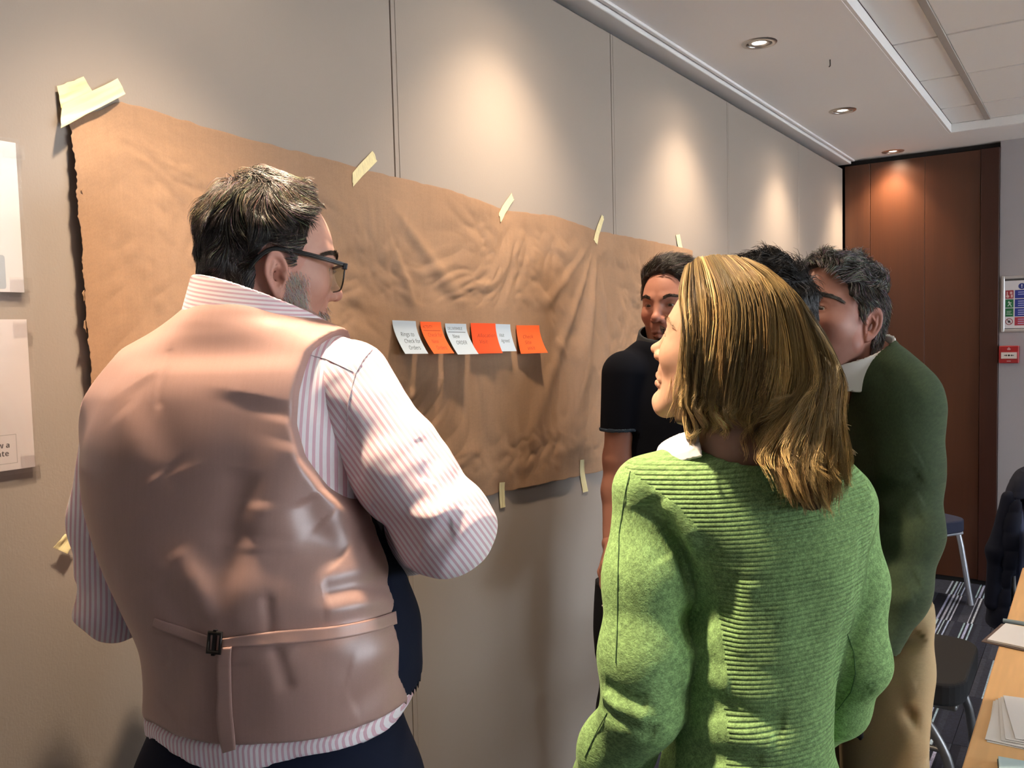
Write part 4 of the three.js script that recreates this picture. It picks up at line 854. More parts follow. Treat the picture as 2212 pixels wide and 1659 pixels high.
const stripeTex = dataTex(256, 64, (u, v, x, y) => {
  const s = (x % 64) / 64, band = sstep(0.48, 0.54, s) * sstep(0.97, 0.91, s), fine = sstep(0.70, 0.73, s) * sstep(0.78, 0.75, s), n = 1 + 0.05 * (hash3(x, y, 3) - 0.5);
  return [mix(0.97, 0.885, band) * n, mix(0.94, 0.715, band - 0.35 * fine) * n, mix(0.94, 0.755, band - 0.35 * fine) * n];
});
stripeTex.repeat.set(1 / (4 * 0.0066), 4);
const shirtMat = phys(0xffffff, 0.72, { map: stripeTex, sheen: 0.2, sheenColor: lin(1, 0.9, 0.9), sheenRoughness: 0.5 });
const satinTex = dataTex(256, 256, (u, v, x, y) => { const n = 1 + 0.03 * (hash3(x, y, 4) - 0.5) + 0.008 * noise(x / 3, y / 60, 2); return [0.67 * n, 0.54 * n, 0.50 * n]; });
satinTex.repeat.set(6, 6);
const satin = phys(0xffffff, 0.31, { map: satinTex, sheen: 0.5, sheenColor: lin(0.55, 0.30, 0.32), sheenRoughness: 0.45, specularIntensity: 0.9, anisotropy: 0.3 });
const navyWool = phys(lin(0.007, 0.010, 0.024), 0.9, { specularIntensity: 0.4 });
const shoeBlack = std(lin(0.012, 0.011, 0.010), 0.35);
{
  const fwd = facing(10), A = V(-fwd.z, 0, fwd.x), D = 1.2;
  const rows = rowsOf([[636, 446, 640, 1.2, 0.085], [662, 412, 676, 1.2, 0.096], [690, 380, 700, 1.2, 0.103], [715, 348, 732, 1.2, 0.108], [760, 280, 778, 1.2, 0.115], [800, 245, 805, 1.2, 0.13], [850, 210, 822, 1.2, 0.14], [950, 182, 834, 1.2, 0.15], [1050, 184, 838, 1.2, 0.155], [1130, 205, 846, 1.2, 0.16], [1200, 234, 880, 1.2, 0.17], [1270, 272, 898, 1.2, 0.175], [1350, 312, 926, 1.2, 0.178], [1420, 322, 930, 1.2, 0.178], [1490, 320, 928, 1.2, 0.175], [1560, 326, 898, 1.2, 0.168], [1660, 340, 888, 1.2, 0.16]], fwd);
  const torso0 = stack(rows, A, fwd, 2.35);
  const shl = [J(440, 730, 1.2, 0.035), J(255, 865, 1.22, 0.055)], shr = [J(640, 755, 1.18, 0.035), J(745, 805, 1.17, 0.058)];
  const torso = union(0.05, torso0, cap(shl[0].p, shl[1].p, shl[0].r, shl[1].r), cap(shr[0].p, shr[1].p, shr[0].r, shr[1].r));
  const armR = chain([J(745, 838, 1.17, 0.068), J(866, 1012, 1.15, 0.062), J(962, 1138, 1.13, 0.063)], 0.03), foreR = chain([J(962, 1138, 1.13, 0.061), J(880, 1155, 1.27, 0.053), J(790, 1165, 1.40, 0.036)], 0.03);
  const armL = chain([J(264, 905, 1.24, 0.053), J(246, 1120, 1.25, 0.057), J(250, 1310, 1.27, 0.05)], 0.03), foreL = chain([J(244, 1310, 1.27, 0.05), J(350, 1300, 1.36, 0.046), J(470, 1275, 1.45, 0.034)], 0.03);
  const t = person('man seen from behind in a pink satin-backed waistcoat, striped shirt and glasses', at(590, 1400, 1.2));
  // waistcoat
  const cr = creaseOf(torso, [
    [[[366, 752], [352, 800], [342, 885]], 0.006, 0.003], [[[300, 820], [335, 930], [360, 1030]], 0.034, 0.006], [[[265, 880], [318, 985], [352, 1030]], 0.026, -0.004], [[[352, 1025], [410, 1056], [455, 1075]], 0.012, 0.002],
    [[[470, 1370], [478, 1270], [498, 1120], [520, 1010]], 0.020, 0.011], [[[464, 1372], [440, 1290], [385, 1180]], 0.016, -0.008], [[[455, 1372], [405, 1340], [340, 1260]], 0.018, 0.008], [[[484, 1365], [545, 1200], [560, 1080]], 0.026, -0.007],
    [[[577, 1288], [580, 1330], [580, 1372]], 0.007, 0.010], [[[592, 1398], [606, 1440], [622, 1492]], 0.009, 0.009], [[[640, 1395], [700, 1440], [760, 1450]], 0.02, 0.004],
    [[[700, 1285], [770, 1268], [852, 1262]], 0.016, 0.012], [[[700, 1312], [775, 1302], [850, 1296]], 0.016, -0.008], [[[640, 960], [600, 1080], [590, 1200]], 0.03, -0.007], [[[660, 1075], [690, 1150], [740, 1210]], 0.022, 0.009], [[[700, 1120], [740, 1165], [800, 1190]], 0.022, -0.006],
     [[[545, 850], [510, 1000], [485, 1180]], 0.045, 0.010], [[[620, 900], [590, 1000], [560, 1160]], 0.045, -0.005],
    [[[355, 1395], [362, 1420], [352, 1440]], 0.006, 0.005], [[[410, 1400], [395, 1470], [360, 1540]], 0.022, 0.006], [[[450, 1420], [430, 1500], [420, 1580]], 0.02, -0.005], [[[520, 1430], [530, 1500], [545, 1590]], 0.025, 0.005], [[[760, 1530], [820, 1480], [870, 1420]], 0.02, 0.006], [[[360, 1330], [480, 1378], [620, 1362], [850, 1322]], 0.016, 0.007],
    [[[290, 1100], [330, 1200], [400, 1290]], 0.03, -0.004]]);
  const sOf = (p) => p.x * A.x + p.z * A.z;
  const curve = (px) => px.map(([x, y, d]) => (d ? at(x, y, d) : trace(x, y, torso))).map((p) => [p.y, sOf(p)]);
  const ah = curve([[735, 711], [692, 733], [660, 762], [645, 800], [632, 850], [628, 920], [645, 990], [690, 1060], [750, 1103], [830, 1120]]);   // falling heights
  const lerpY = (c, y) => { if (y >= c[0][0]) return c[0][1]; for (let i = 0; i + 1 < c.length; i++) if (y > c[i + 1][0]) return mix(c[i][1], c[i + 1][1], (c[i][0] - y) / (c[i][0] - c[i + 1][0])); return 9; };
  const lh = curve([[262, 775], [225, 822], [198, 870], [176, 960], [178, 1060]]);
  const lerpL = (y) => { const r = lerpY(lh, y); return r > 8 ? -9 : r - 0.028; };
  const hem = [[290, 1520, 1.2], [330, 1567], [400, 1599], [470, 1612], [580, 1612], [690, 1600], [790, 1568], [868, 1528], [900, 1500, 1.2], [940, 1480, 1.2]].map(([x, y, d]) => (d ? at(x, y, d) : trace(x, y, torso))).map((p) => [sOf(p), p.y]);
  const hemY = (s) => { if (s <= hem[0][0]) return hem[0][1]; for (let i = 0; i + 1 < hem.length; i++) if (s < hem[i + 1][0]) return mix(hem[i][1], hem[i + 1][1], (s - hem[i][0]) / (hem[i + 1][0] - hem[i][0])); return hem[hem.length - 1][1]; };
  const seam = [[812, 1112], [845, 1230], [855, 1300], [849, 1332], [868, 1460], [884, 1506]].map(([x, y]) => trace(x, y, torso));   // side seam between satin back and wool front
  const seamW = seam.map((p) => [p.y, p.x * fwd.x + p.z * fwd.z]);
  const wAt = (y) => { if (y >= seamW[0][0]) return seamW[0][1] + 0.7 * (y - seamW[0][0]); for (let i = 0; i + 1 < seamW.length; i++) if (y > seamW[i + 1][0]) return mix(seamW[i][1], seamW[i + 1][1], (seamW[i][0] - y) / (seamW[i][0] - seamW[i + 1][0])); return seamW[seamW.length - 1][1]; };
  const neckCut = cap(at(548, 705, 1.2), at(575, 560, 1.21), 0.066, 0.07), vee = cap(at(600, 720, 1.33), at(640, 950, 1.42), 0.05, 0.01);
  const vest = (x, y, z) => {
    const s = x * A.x + z * A.z; let d = torso(x, y, z) + 0.42 * cr(x, y, z) + 0.0012 * fbm(x * 17, y * 4, z * 17, 2);
    d = smax(d, (s - lerpY(ah, y)) * 0.75, 0.004); d = smax(d, (lerpL(y) - s) * 0.75, 0.004); d = smax(d, (hemY(s) - y) * 0.85, 0.005); d = smax(d, -neckCut(x, y, z), 0.006);
    return smax(d, -vee(x, y, z), 0.01);
  };
  const [lo, hi] = box3(rows.map((r) => r.c), 0.31);
  lo[1] = at(470, 1612, 1.03).y - 0.04; hi[1] = at(545, 640, 1.2).y;
  const uvB = (x, y, z) => [x * A.x + z * A.z, y];
  const wv = (x, y, z) => x * fwd.x + z * fwd.z - wAt(y);
  addTo(t, 'waistcoat_back', geoOf(net((x, y, z) => smax(vest(x, y, z), wv(x, y, z) * 0.8, 0.003), lo, hi, 0.0042, 0.014), { uv: uvB }), satin, 'pink satin waistcoat back with gathered waist');
  addTo(t, 'waistcoat_front', geoOf(net((x, y, z) => smax(vest(x, y, z) + 0.002, -0.004 - wv(x, y, z) * 0.8, 0.003), lo, hi, 0.0055, 0.014), { uv: uvB }), navyWool, 'dark navy waistcoat front');
  const vf = (x, y, z) => torso(x, y, z) + 0.42 * cr(x, y, z);
  addTo(t, 'waist_strap', ribbon([[[338, 1334], [334, 1352]], [[395, 1353], [392, 1376]], [[455, 1374], [452, 1398]]], vf, 0.004, 0.002), satin);
  addTo(t, 'waist_strap', ribbon([[[482, 1378], [482, 1397]], [[540, 1369], [540, 1396]], [[600, 1362], [600, 1392]], [[720, 1352], [720, 1382]], [[800, 1337], [802, 1366]], [[850, 1321], [853, 1349]]], vf, 0.004, 0.002), satin);
  addTo(t, 'strap_tail', ribbon([[[476, 1398], [504, 1396]], [[472, 1440], [502, 1440]], [[474, 1490], [503, 1480]], [[472, 1540], [505, 1535]], [[480, 1600], [512, 1596]], [[486, 1622], [513, 1614]]], vf, 0.006, 0.002), satin);
  { const p = trace(470, 1386, vf), n = grad(vf, p), g = new THREE.TorusGeometry(0.0125, 0.0028, 8, 4); g.rotateZ(Math.PI / 4); g.scale(0.85, 1.25, 1); const b2 = new THREE.BoxGeometry(0.004, 0.03, 0.004), q = new THREE.Quaternion().setFromUnitVectors(V(0, 0, 1), n), gg = mergeGeometries([g.toNonIndexed(), b2.toNonIndexed()]); gg.applyQuaternion(q); gg.translate(p.x + n.x * 0.008, p.y + n.y * 0.008, p.z + n.z * 0.008); addTo(t, 'buckle', gg, std(lin(0.02, 0.017, 0.015), 0.35, { metalness: 0.6 })); }
  // shirt
  const dR = at(962, 1138, 1.13).sub(at(745, 840, 1.17)).normalize(), cR0 = at(868, 1010, 1.15), nR = V().crossVectors(dR, dirOf(868, 1010).normalize()).normalize();
  const dL = at(244, 1310, 1.27).sub(at(252, 905, 1.24)).normalize(), cL0 = at(235, 1110, 1.25), nL = V().crossVectors(dL, dirOf(235, 1110).normalize()).normalize();
  const foldArm = (c, d, seedN) => (x, y, z) => {
    const s = (x - c.x) * d.x + (y - c.y) * d.y + (z - c.z) * d.z;
    const w = noise(x * 7, y * 7, z * 7 + seedN), k = sstep(0.02, 0.14, s);
    return 0.0035 * noise(s * 34 + 3 * w, x * 9 + seedN, z * 9) * (0.45 + k) + 0.003 * (ridge(x * 9 + w, y * 9, z * 9 + seedN) - 0.6) + 0.002 * fbm(x * 30, y * 30, z * 30, 2);
  };
  const fR = foldArm(cR0, dR, 3), fL = foldArm(cL0, dL, 8);
  const uvR = (x, y, z) => { const q = (x - cR0.x) * nR.x + (y - cR0.y) * nR.y + (z - cR0.z) * nR.z; return [Math.asin(clamp(q / 0.085, -0.99, 0.99)) * 0.075 + 0.0016 * noise(x * 12, y * 12, z * 12), y]; };
  const uvL = (x, y, z) => { const q = (x - cL0.x) * nL.x + (y - cL0.y) * nL.y + (z - cL0.z) * nL.z; return [Math.asin(clamp(q / 0.085, -0.99, 0.99)) * 0.08 + 0.0016 * noise(x * 12, y * 12, z * 12), y]; };
  const slR = (x, y, z) => smin(armR(x, y, z), foreR(x, y, z), 0.02) + fR(x, y, z), slL = (x, y, z) => smin(armL(x, y, z), foreL(x, y, z), 0.02) + fL(x, y, z);
  const elbowPinch = creaseOf(slR, [[[[800, 1090], [860, 1145], [905, 1190]], 0.012, 0.010], [[[905, 945], [935, 990], [925, 1040]], 0.010, 0.006], [[[1000, 1000], [990, 1050], [1010, 1100]], 0.012, 0.004], [[[870, 1140], [930, 1150], [980, 1140]], 0.012, 0.006], [[[880, 1120], [940, 1115], [1000, 1085]], 0.012, -0.004], [[[740, 900], [755, 980], [770, 1040]], 0.012, 0.006]]);
  const sleeveR = (x, y, z) => slR(x, y, z) + elbowPinch(x, y, z);
  const [ra, rb] = box3([at(745, 840, 1.17), at(962, 1138, 1.13), at(790, 1165, 1.4)], 0.1), [la, lb] = box3([at(252, 905, 1.24), at(244, 1310, 1.27), at(470, 1275, 1.45)], 0.09);
  addTo(t, 'shirt_sleeve', geoOf(net(sleeveR, ra, rb, 0.0042, 0.01), { uv: uvR }), shirtMat);
  addTo(t, 'shirt_sleeve', geoOf(net(slL, la, lb, 0.0045, 0.008), { uv: uvL }), shirtMat);
  const hemYmid = at(580, 1590, 1.05).y;
  const bodyShirt = (x, y, z) => { const s = x * A.x + z * A.z; return smax(smax(torso(x, y, z) + 0.014 + (y < hemYmid ? -0.010 + 0.003 * noise(s * 40, y * 12, 1) : 0) + 0.002 * noise(x * 20, y * 14, z * 20), -neckCut(x, y, z) + 0.012, 0.006), -(y - (hemY(s) - 0.035 - 0.012 * noise(s * 9, 1, 1))), 0.005); };
  lo[1] -= 0.03;
  addTo(t, 'shirt_body', geoOf(net(bodyShirt, lo, hi, 0.006, 0.01), { uv: uvB }), shirtMat);
  const shirtAll = (x, y, z) => Math.min(sleeveR(x, y, z), bodyShirt(x, y, z)), seamM = std(lin(0.58, 0.47, 0.49), 0.8);
  for (const pts of [[[664, 766], [705, 776], [768, 806]], [[768, 806], [786, 775], [806, 752]], [[768, 806], [752, 870], [748, 950]]]) { const q = []; for (let i = 0; i + 1 < pts.length; i++) for (let k = 0; k < 12; k++) { const p = trace(mix(pts[i][0], pts[i + 1][0], k / 12), mix(pts[i][1], pts[i + 1][1], k / 12), shirtAll); q.push(p.addScaledVector(grad(shirtAll, p), 0.0003)); } addTo(t, 'shirt_seam', tube(q, 0.0006, q.length * 2, 5), seamM); }
  const cb = at(558, 712, 1.2), ct = at(563, 612, 1.197), col = collarSDF(cb, ct, facing(50), 0.092, 0.080, 0.0035, 0.8);
  const [ca, cc] = box3([cb, ct], 0.13);
  addTo(t, 'shirt_collar', geoOf(net(col, ca, cc, 0.003), { uv: (x, y, z) => [y * 1.2 + x * 0.2, x] }), shirtMat);
  // head
  const hf = facing(61), right = V(-hf.z, 0, hf.x), O = at(613, 577, 1.15).addScaledVector(right, -0.074), HM = headMatrix(O, hf, 0.17, 0.0, 0.935);
  const skin = [0.60, 0.335, 0.255], hs = headSDF({ w: 1.0, jaw: 1.08, lid: 0.0036, ear: 0.93, earY: -0.011, earZ: -0.010, flare: 0.12, neck: 0.062 });
  const hg = geoOf(net(hs, [-0.11, -0.2, -0.13], [0.11, 0.14, 0.13], 0.0025), { color: skinColor(skin), matrix: HM });
  const core = union(0.05, (x, y, z) => torso(x, y, z) + 0.03, (x, y, z) => Math.min(armR(x, y, z), foreR(x, y, z)) + 0.018, (x, y, z) => Math.min(armL(x, y, z), foreL(x, y, z)) + 0.016);
  const wl1 = at(790, 1165, 1.40), wl2 = at(470, 1275, 1.45), inner = at(640, 1150, 1.42);
  const coreM = geoOf(net(core, lo, hi, 0.014), { color: () => skin });
  addTo(t, 'body', mergeGeometries([hg, coreM, handGeo(handAt(wl1, inner.clone().sub(wl1), fwd.clone().setY(0.5)), skin), handGeo(handAt(wl2, at(590, 1215, 1.47).sub(wl2), fwd.clone().setY(0.5)), skin)]), skinMat);
  // hair, beard, brows
  const ho = { w: 1.0, line: [[0.046, 0.112], [0.034, 0.092], [0.029, 0.066], [0.033, 0.042], [0.026, 0.036], [0.021, 0.006], [0.012, 0.004], [0.008, 0.028], [-0.012, 0.038], [-0.036, 0.022], [-0.034, -0.035], [-0.048, -0.062], [-0.2, -0.066], [-0.2, 0.3], [0.2, 0.3], [0.14, 0.12]], top: 0.013, side: 0.008 };
  seed = 11;
  const capC = capSDF(ho);
  addTo(t, 'hair_base', geoOf(net(capC.full, [-0.12, -0.09, -0.15], [0.12, 0.18, 0.12], 0.003, 0.006), { color: (x, y, z) => { const k = 0.8 + 0.5 * noise(x * 90, y * 50, z * 90); return [0.020 * k, 0.015 * k, 0.011 * k]; }, matrix: HM }), hairCapMat);
  const crown = V(0, 0.13, -0.06);
  const g1 = shortHair({ ...ho, n: 27000, seg: 5, wave: 0.34, width: 0.00043, len: (p) => mix(0.020, 0.046, sstep(0.0, 0.10, p.y)) * (1 - 0.70 * sstep(-0.01, 0.04, p.z)), lift: (p) => mix(0.05, 0.35, sstep(0.06, 0.12, p.y)),
    flow: (p) => { const f = sstep(-0.075, -0.02, p.z + 0.3 * (p.x + 0.02)) * sstep(0.05, 0.09, p.y), b = sstep(0.0, -0.05, p.z); return V(-0.5, -0.1, 0.7).multiplyScalar(f).addScaledVector(V(p.x * 3, -1, -0.25), (1 - f) * b).addScaledVector(V(0, -0.45, -0.9), (1 - f) * (1 - b)); },
    col: (p) => { const top = sstep(0.06, 0.12, p.y), q = rnd(), gs = mix(0.13, 0.30, top) + (p.z > 0.0 && p.y < 0.04 ? 0.2 : 0); return q < gs ? [0.32, 0.285, 0.24].map((c) => c * rr(0.5, 1.1)) : q < gs + 0.3 * top ? [0.12, 0.080, 0.050] : [0.026, 0.020, 0.016]; } });
  g1.applyMatrix4(HM); addTo(t, 'hair', g1, hairMat);
  const beardList = [], P = V(); let guard = 0;
  while (beardList.length < 6000 && guard++ < 160000) {
    const a = rr(-2.1, 2.1), y = rr(-0.135, 0.0), d = V(Math.sin(a), 0, Math.cos(a)); let l = 0.0, h = 0.13;
    for (let k = 0; k < 14; k++) { const m = (l + h) / 2; hs(d.x * m, y, 0.01 + d.z * m) < 0 ? l = m : h = m; }
    P.set(d.x * l, y, 0.01 + d.z * l); const ax = Math.abs(P.x);
    const soft = 0.006 * noise(P.x * 90, P.y * 90, P.z * 90) + rr(-0.009, 0.009) * rnd();
    const jawBand = P.y < -0.045 + soft - 0.030 * sstep(0.02, 0.062, P.z) * (ax < 0.05 ? 1 : 1 - sstep(0.05, 0.06, ax)) || (ax > 0.05 && P.z > 0.008 + soft && P.z < 0.040 + soft - 0.25 * P.y * (P.y < 0 ? 1 : 0) && P.y < 0.002 + soft), mou = ax < 0.032 && P.z > 0.07 && P.y < -0.036 && P.y > -0.057;
    const e = Math.min(0.040 - 0.25 * Math.min(P.y, 0) - P.z + (P.y < -0.05 ? 0.05 : 0), 0.004 - P.y);
    if (rnd() > sstep(-0.004, 0.022, e) * 0.9 + 0.05) continue;
    if (!(jawBand || mou) || P.z < 0.004 || (ax < 0.022 && P.y > -0.07 && P.y < -0.056) || P.y < -0.125) continue;
    const n = grad(hs, P, 0.003), dir = V(P.x > 0 ? 0.15 : -0.15, -0.9, 0.25).addScaledVector(n, 0.35).normalize(), L = rr(0.007, 0.017), pts = [P.clone()], p = P.clone();
    for (let k = 0; k < 4; k++) { dir.x += 0.55 * (rnd() - 0.5); dir.y += 0.35 * (rnd() - 0.6); dir.z += 0.5 * (rnd() - 0.5); dir.normalize(); p.addScaledVector(dir, L / 4); pts.push(p.clone()); }
    const dark = P.z > 0.075 ? 0.4 : 0.06, c = rnd() < dark ? [0.10, 0.075, 0.055] : [0.92, 0.87, 0.80].map((q) => q * rr(0.75, 1.05));
    beardList.push({ p: pts, w: 0.00033, c0: c, c1: c });
  }
  const bg = strandGeo(beardList); bg.applyMatrix4(HM); addTo(t, 'beard', bg, hairMat, 'short grey beard');
  eyebrows(t, HM, { f: hs, c: [0.05, 0.038, 0.028] });
  eyes(t, HM, [0.08, 0.06, 0.04]);
  // glasses
  const frameG = [], put = (g) => { frameG.push(g.index ? g.toNonIndexed() : g); };
  for (const s of [1, -1]) {
    const arm = new THREE.TubeGeometry(new THREE.CatmullRomCurve3([V(0.070 * s, 0.020, 0.091), V(0.0785 * s, 0.022, 0.06), V(0.0815 * s, 0.0235, 0.0), V(0.0825 * s, 0.020, -0.022), V(0.081 * s, 0.002, -0.040), V(0.079 * s, -0.012, -0.047)]), 40, 0.0026, 8); const p = arm.attributes.position, c = V();
    put(arm);
    const arm2 = arm.clone(); arm2.translate(0, 0.0022, 0); put(arm2);
    const lens = new THREE.Shape(); const x0 = 0.010, x1 = 0.068, y0 = -0.017, y1 = 0.021; lens.moveTo(x0, y1); lens.lineTo(x1, y1); lens.lineTo(x1 - 0.002, y0 + 0.014); lens.quadraticCurveTo(x1 - 0.004, y0, x1 - 0.02, y0); lens.lineTo(x0 + 0.014, y0); lens.quadraticCurveTo(x0 + 0.002, y0, x0, y0 + 0.016); lens.lineTo(x0, y1);
    const lg = new THREE.ExtrudeGeometry(lens, { depth: 0.0018, bevelEnabled: false, curveSegments: 8 }); lg.translate(0, 0, 0.092); if (s < 0) lg.scale(-1, 1, 1); if (s < 0) { const ix = lg.attributes.position.array; for (let i = 0; i < ix.length; i += 9) for (let k = 0; k < 3; k++) { const q = ix[i + k]; ix[i + k] = ix[i + 3 + k]; ix[i + 3 + k] = q; } lg.computeVertexNormals(); }
    lg.applyMatrix4(HM); addTo(t, 'lens', lg, phys(lin(0.80, 0.84, 0.78), 0.05, { transmission: 1, thickness: 0, ior: 1.5 }), 'faintly tinted lens');
    put(tube([V(x0 * s, y1, 0.093), V((x0 + x1) / 2 * s, y1 + 0.001, 0.0935), V(x1 * s, y1 - 0.0005, 0.093)], 0.0024, 12, 8));
    put(tube([V(x1 * s, y1, 0.093), V((x1 - 0.001) * s, y0 + 0.014, 0.0935), V((x1 - 0.008) * s, y0 + 0.002, 0.0935), V((x1 - 0.022) * s, y0 - 0.0005, 0.093), V((x0 + 0.016) * s, y0 - 0.0005, 0.093)], 0.0012, 24, 6));
    put(box(s * 0.066, s * 0.074, 0.014, 0.024, 0.088, 0.0955, 0.0015));
  }
  put(tube([V(-0.011, 0.014, 0.093), V(0, 0.018, 0.099), V(0.011, 0.014, 0.093)], 0.0022, 12, 8));
  const fg = merge(frameG); fg.applyMatrix4(HM);
  const gl = addTo(t, 'glasses', fg, std(lin(0.012, 0.012, 0.013), 0.25));
  // trousers
  const hip = at(600, 1720, 1.2); hip.y = 0.92;
  const tr = rowsOf([[1500, 345, 862, 1.2, 0.15], [1560, 330, 876, 1.2, 0.155], [1640, 322, 884, 1.2, 0.16], [1760, 322, 886, 1.2, 0.16], [1860, 335, 876, 1.2, 0.15]], fwd);
  lowerBody(t, hip, fwd, { w: 0.10, r: 0.105, mat: navyWool, shoe: shoeBlack, topY: at(600, 1490, 1.2).y, extra: [stack(tr, A, fwd, 2.4)], h: 0.008 });
}
// ---------------------------------------------------------------- the woman in the green jumper
{
  const fwd = facing(-2), A = V(-fwd.z, 0, fwd.x), D = 1.22;
  const t = person('woman seen from behind in a soft green ribbed jumper with shoulder-length blonde hair', at(1650, 1500, D));
  const rows = rowsOf([[955, 1500, 1760, D, 0.055], [985, 1440, 1800, D, 0.075], [1015, 1404, 1822, D, 0.088], [1060, 1390, 1838, D, 0.098], [1120, 1410, 1858, D, 0.105], [1180, 1450, 1862, D, 0.108], [1250, 1478, 1852, D, 0.106], [1320, 1476, 1834, D, 0.104], [1400, 1468, 1812, D, 0.104], [1500, 1456, 1798, D, 0.110], [1600, 1436, 1799, D, 0.118], [1680, 1415, 1825, D, 0.125], [1800, 1405, 1850, D, 0.125], [1840, 1405, 1850, D, 0.125]], fwd);
  const torso0 = stack(rows, A, fwd, 2.3);
  const torso = union(0.05, torso0, cap(at(1500, 1012, D), at(1395, 1052, D), 0.028, 0.042), cap(at(1740, 1015, D), at(1822, 1080, D), 0.028, 0.038));
  const armL = chain([J(1398, 1066, 1.23, 0.048), J(1396, 1250, 1.21, 0.057), J(1388, 1420, 1.19, 0.057), J(1388, 1528, 1.18, 0.053)], 0.03), foreL = chain([J(1388, 1528, 1.18, 0.053), J(1330, 1620, 1.24, 0.050), J(1262, 1740, 1.36, 0.036)], 0.03);
  const armR = chain([J(1826, 1100, 1.24, 0.042), J(1848, 1260, 1.23, 0.040), J(1852, 1430, 1.22, 0.043)], 0.03), foreR = chain([J(1852, 1430, 1.22, 0.043), J(1810, 1525, 1.27, 0.040), J(1735, 1610, 1.34, 0.030)], 0.03);
  const arms = (x, y, z) => Math.min(smin(armL(x, y, z), foreL(x, y, z), 0.02), smin(armR(x, y, z), foreR(x, y, z), 0.02));
  const solid = (x, y, z) => smin(torso(x, y, z), arms(x, y, z), 0.018);
  const cr = creaseOf(solid, [
    [[[1395, 1078], [1440, 1130], [1475, 1190], [1490, 1280]], 0.014, 0.012], [[[1375, 1090], [1400, 1150], [1440, 1210]], 0.016, 0.005], [[[1430, 1080], [1485, 1150], [1505, 1230], [1500, 1310]], 0.016, -0.009], [[[1475, 1370], [1520, 1340], [1548, 1315]], 0.02, 0.012], [[[1475, 1420], [1510, 1400], [1550, 1385]], 0.018, -0.006],
    [[[1470, 1480], [1540, 1468], [1580, 1480]], 0.02, -0.008], [[[1465, 1515], [1560, 1528], [1640, 1560], [1700, 1572]], 0.018, 0.011], [[[1500, 1560], [1580, 1580], [1680, 1600]], 0.02, -0.006], [[[1490, 1632], [1560, 1638], [1650, 1648]], 0.012, 0.010],
    [[[1590, 1240], [1580, 1330], [1575, 1420]], 0.02, 0.006], [[[1615, 1250], [1600, 1340], [1590, 1420]], 0.018, -0.007], [[[1700, 1300], [1690, 1450]], 0.03, -0.004], [[[1760, 1260], [1740, 1400]], 0.03, 0.004],
    [[[1305, 1478], [1340, 1505], [1400, 1520]], 0.011, 0.007], [[[1300, 1500], [1330, 1530], [1400, 1560]], 0.011, -0.005], [[[1300, 1525], [1350, 1560], [1420, 1585]], 0.012, 0.007], [[[1865, 1160], [1862, 1230], [1850, 1290]], 0.012, 0.008], [[[1838, 1320], [1818, 1400], [1806, 1480]], 0.010, 0.008], [[[1880, 1490], [1850, 1500], [1815, 1490]], 0.012, 0.006], [[[1500, 1235], [1530, 1200], [1545, 1180]], 0.018, 0.005]]);
  const neckA = at(1610, 985, 1.22), neckB = at(1598, 860, 1.21);
  const neckCut = cap(neckA, neckB, 0.072, 0.085);
  const heather = dataTex(512, 512, (u, v, x, y) => { const n = 1 + 0.16 * (hash3(x >> 1, y, 3) - 0.5) + 0.14 * noise(x / 5, y / 5, 2) + 0.10 * noise(x / 17, y / 17, 5), w = hash3(x, y, 9) > 0.93 ? 0.10 : 0; return [0.53 * n + w, 0.67 * n + w, 0.43 * n + w * 0.8]; });
  heather.repeat.set(7, 7);
  const ribBump = dataTex(256, 256, grey((u, v, x, y) => { const row = (y % 32) / 32, st = (x % 16) / 16, chev = Math.abs(((st + (row < 0.55 ? 0.25 : -0.25) * (row - 0.3)) % 1) - 0.5); return clamp(sstep(0, 0.40, row) * sstep(1.0, 0.62, row) * 0.82 + 0.16 * (0.5 - chev) + 0.14 * (hash3(x, y, 2) - 0.5)); }), false, [22, 1 / (8 * 0.0060)]);
  const flatBump = dataTex(256, 256, grey((u, v, x, y) => { const sx = (x % 8) / 8, sy = (y % 8) / 8; return clamp(0.5 + 0.22 * (Math.abs(((sx * 2 + sy) % 1) - 0.5) - 0.25) + 0.45 * (hash3(x >> 1, y >> 1, 7) - 0.5) + 0.3 * noise(x / 6, y / 6, 1)); }), false, [11, 11]);
  const knit = (b, s) => phys(0xffffff, 0.95, { map: heather, bumpMap: b, bumpScale: s, sheen: 0.55, sheenColor: lin(0.45, 0.62, 0.34), sheenRoughness: 0.55, specularIntensity: 0.3 });
  const ribMat = knit(ribBump, 0.0024), flatMat = knit(flatBump, 0.0004);
  const jumper = (x, y, z) => {
    let d = solid(x, y, z) + 0.75 * cr(x, y, z) + 0.0016 * fbm(x * 16, y * 12, z * 16, 2);
    d = smax(d, -neckCut(x, y, z), 0.006);
    return Math.max(d, at(1600, 1800, D).y - y);
  };
  const [lo, hi] = box3([at(1225, 1760, 1.36), at(1925, 1500, 1.24), at(1650, 960, 1.1), at(1650, 1700, 1.36), at(1300, 1100, 1.1), at(1900, 1100, 1.36)], 0.03);
  const jm = net(jumper, lo, hi, 0.0045, 0.012);
  // panel lines: raglan edge on the left, torso edge on the right
  const edgeL = [[1345, 1005], [1400, 1045], [1475, 1101], [1516, 1156], [1548, 1257], [1561, 1358], [1571, 1472], [1573, 1700]].map(([x, y]) => trace(x, y, solid)).map((p) => [p.y, p.x * A.x + p.z * A.z]);
  const edgeR = [[1815, 1005], [1838, 1040], [1856, 1120], [1858, 1200], [1845, 1260], [1830, 1330], [1812, 1420], [1800, 1500], [1800, 1700]].map(([x, y]) => trace(x, y, solid)).map((p) => [p.y, p.x * A.x + p.z * A.z]);
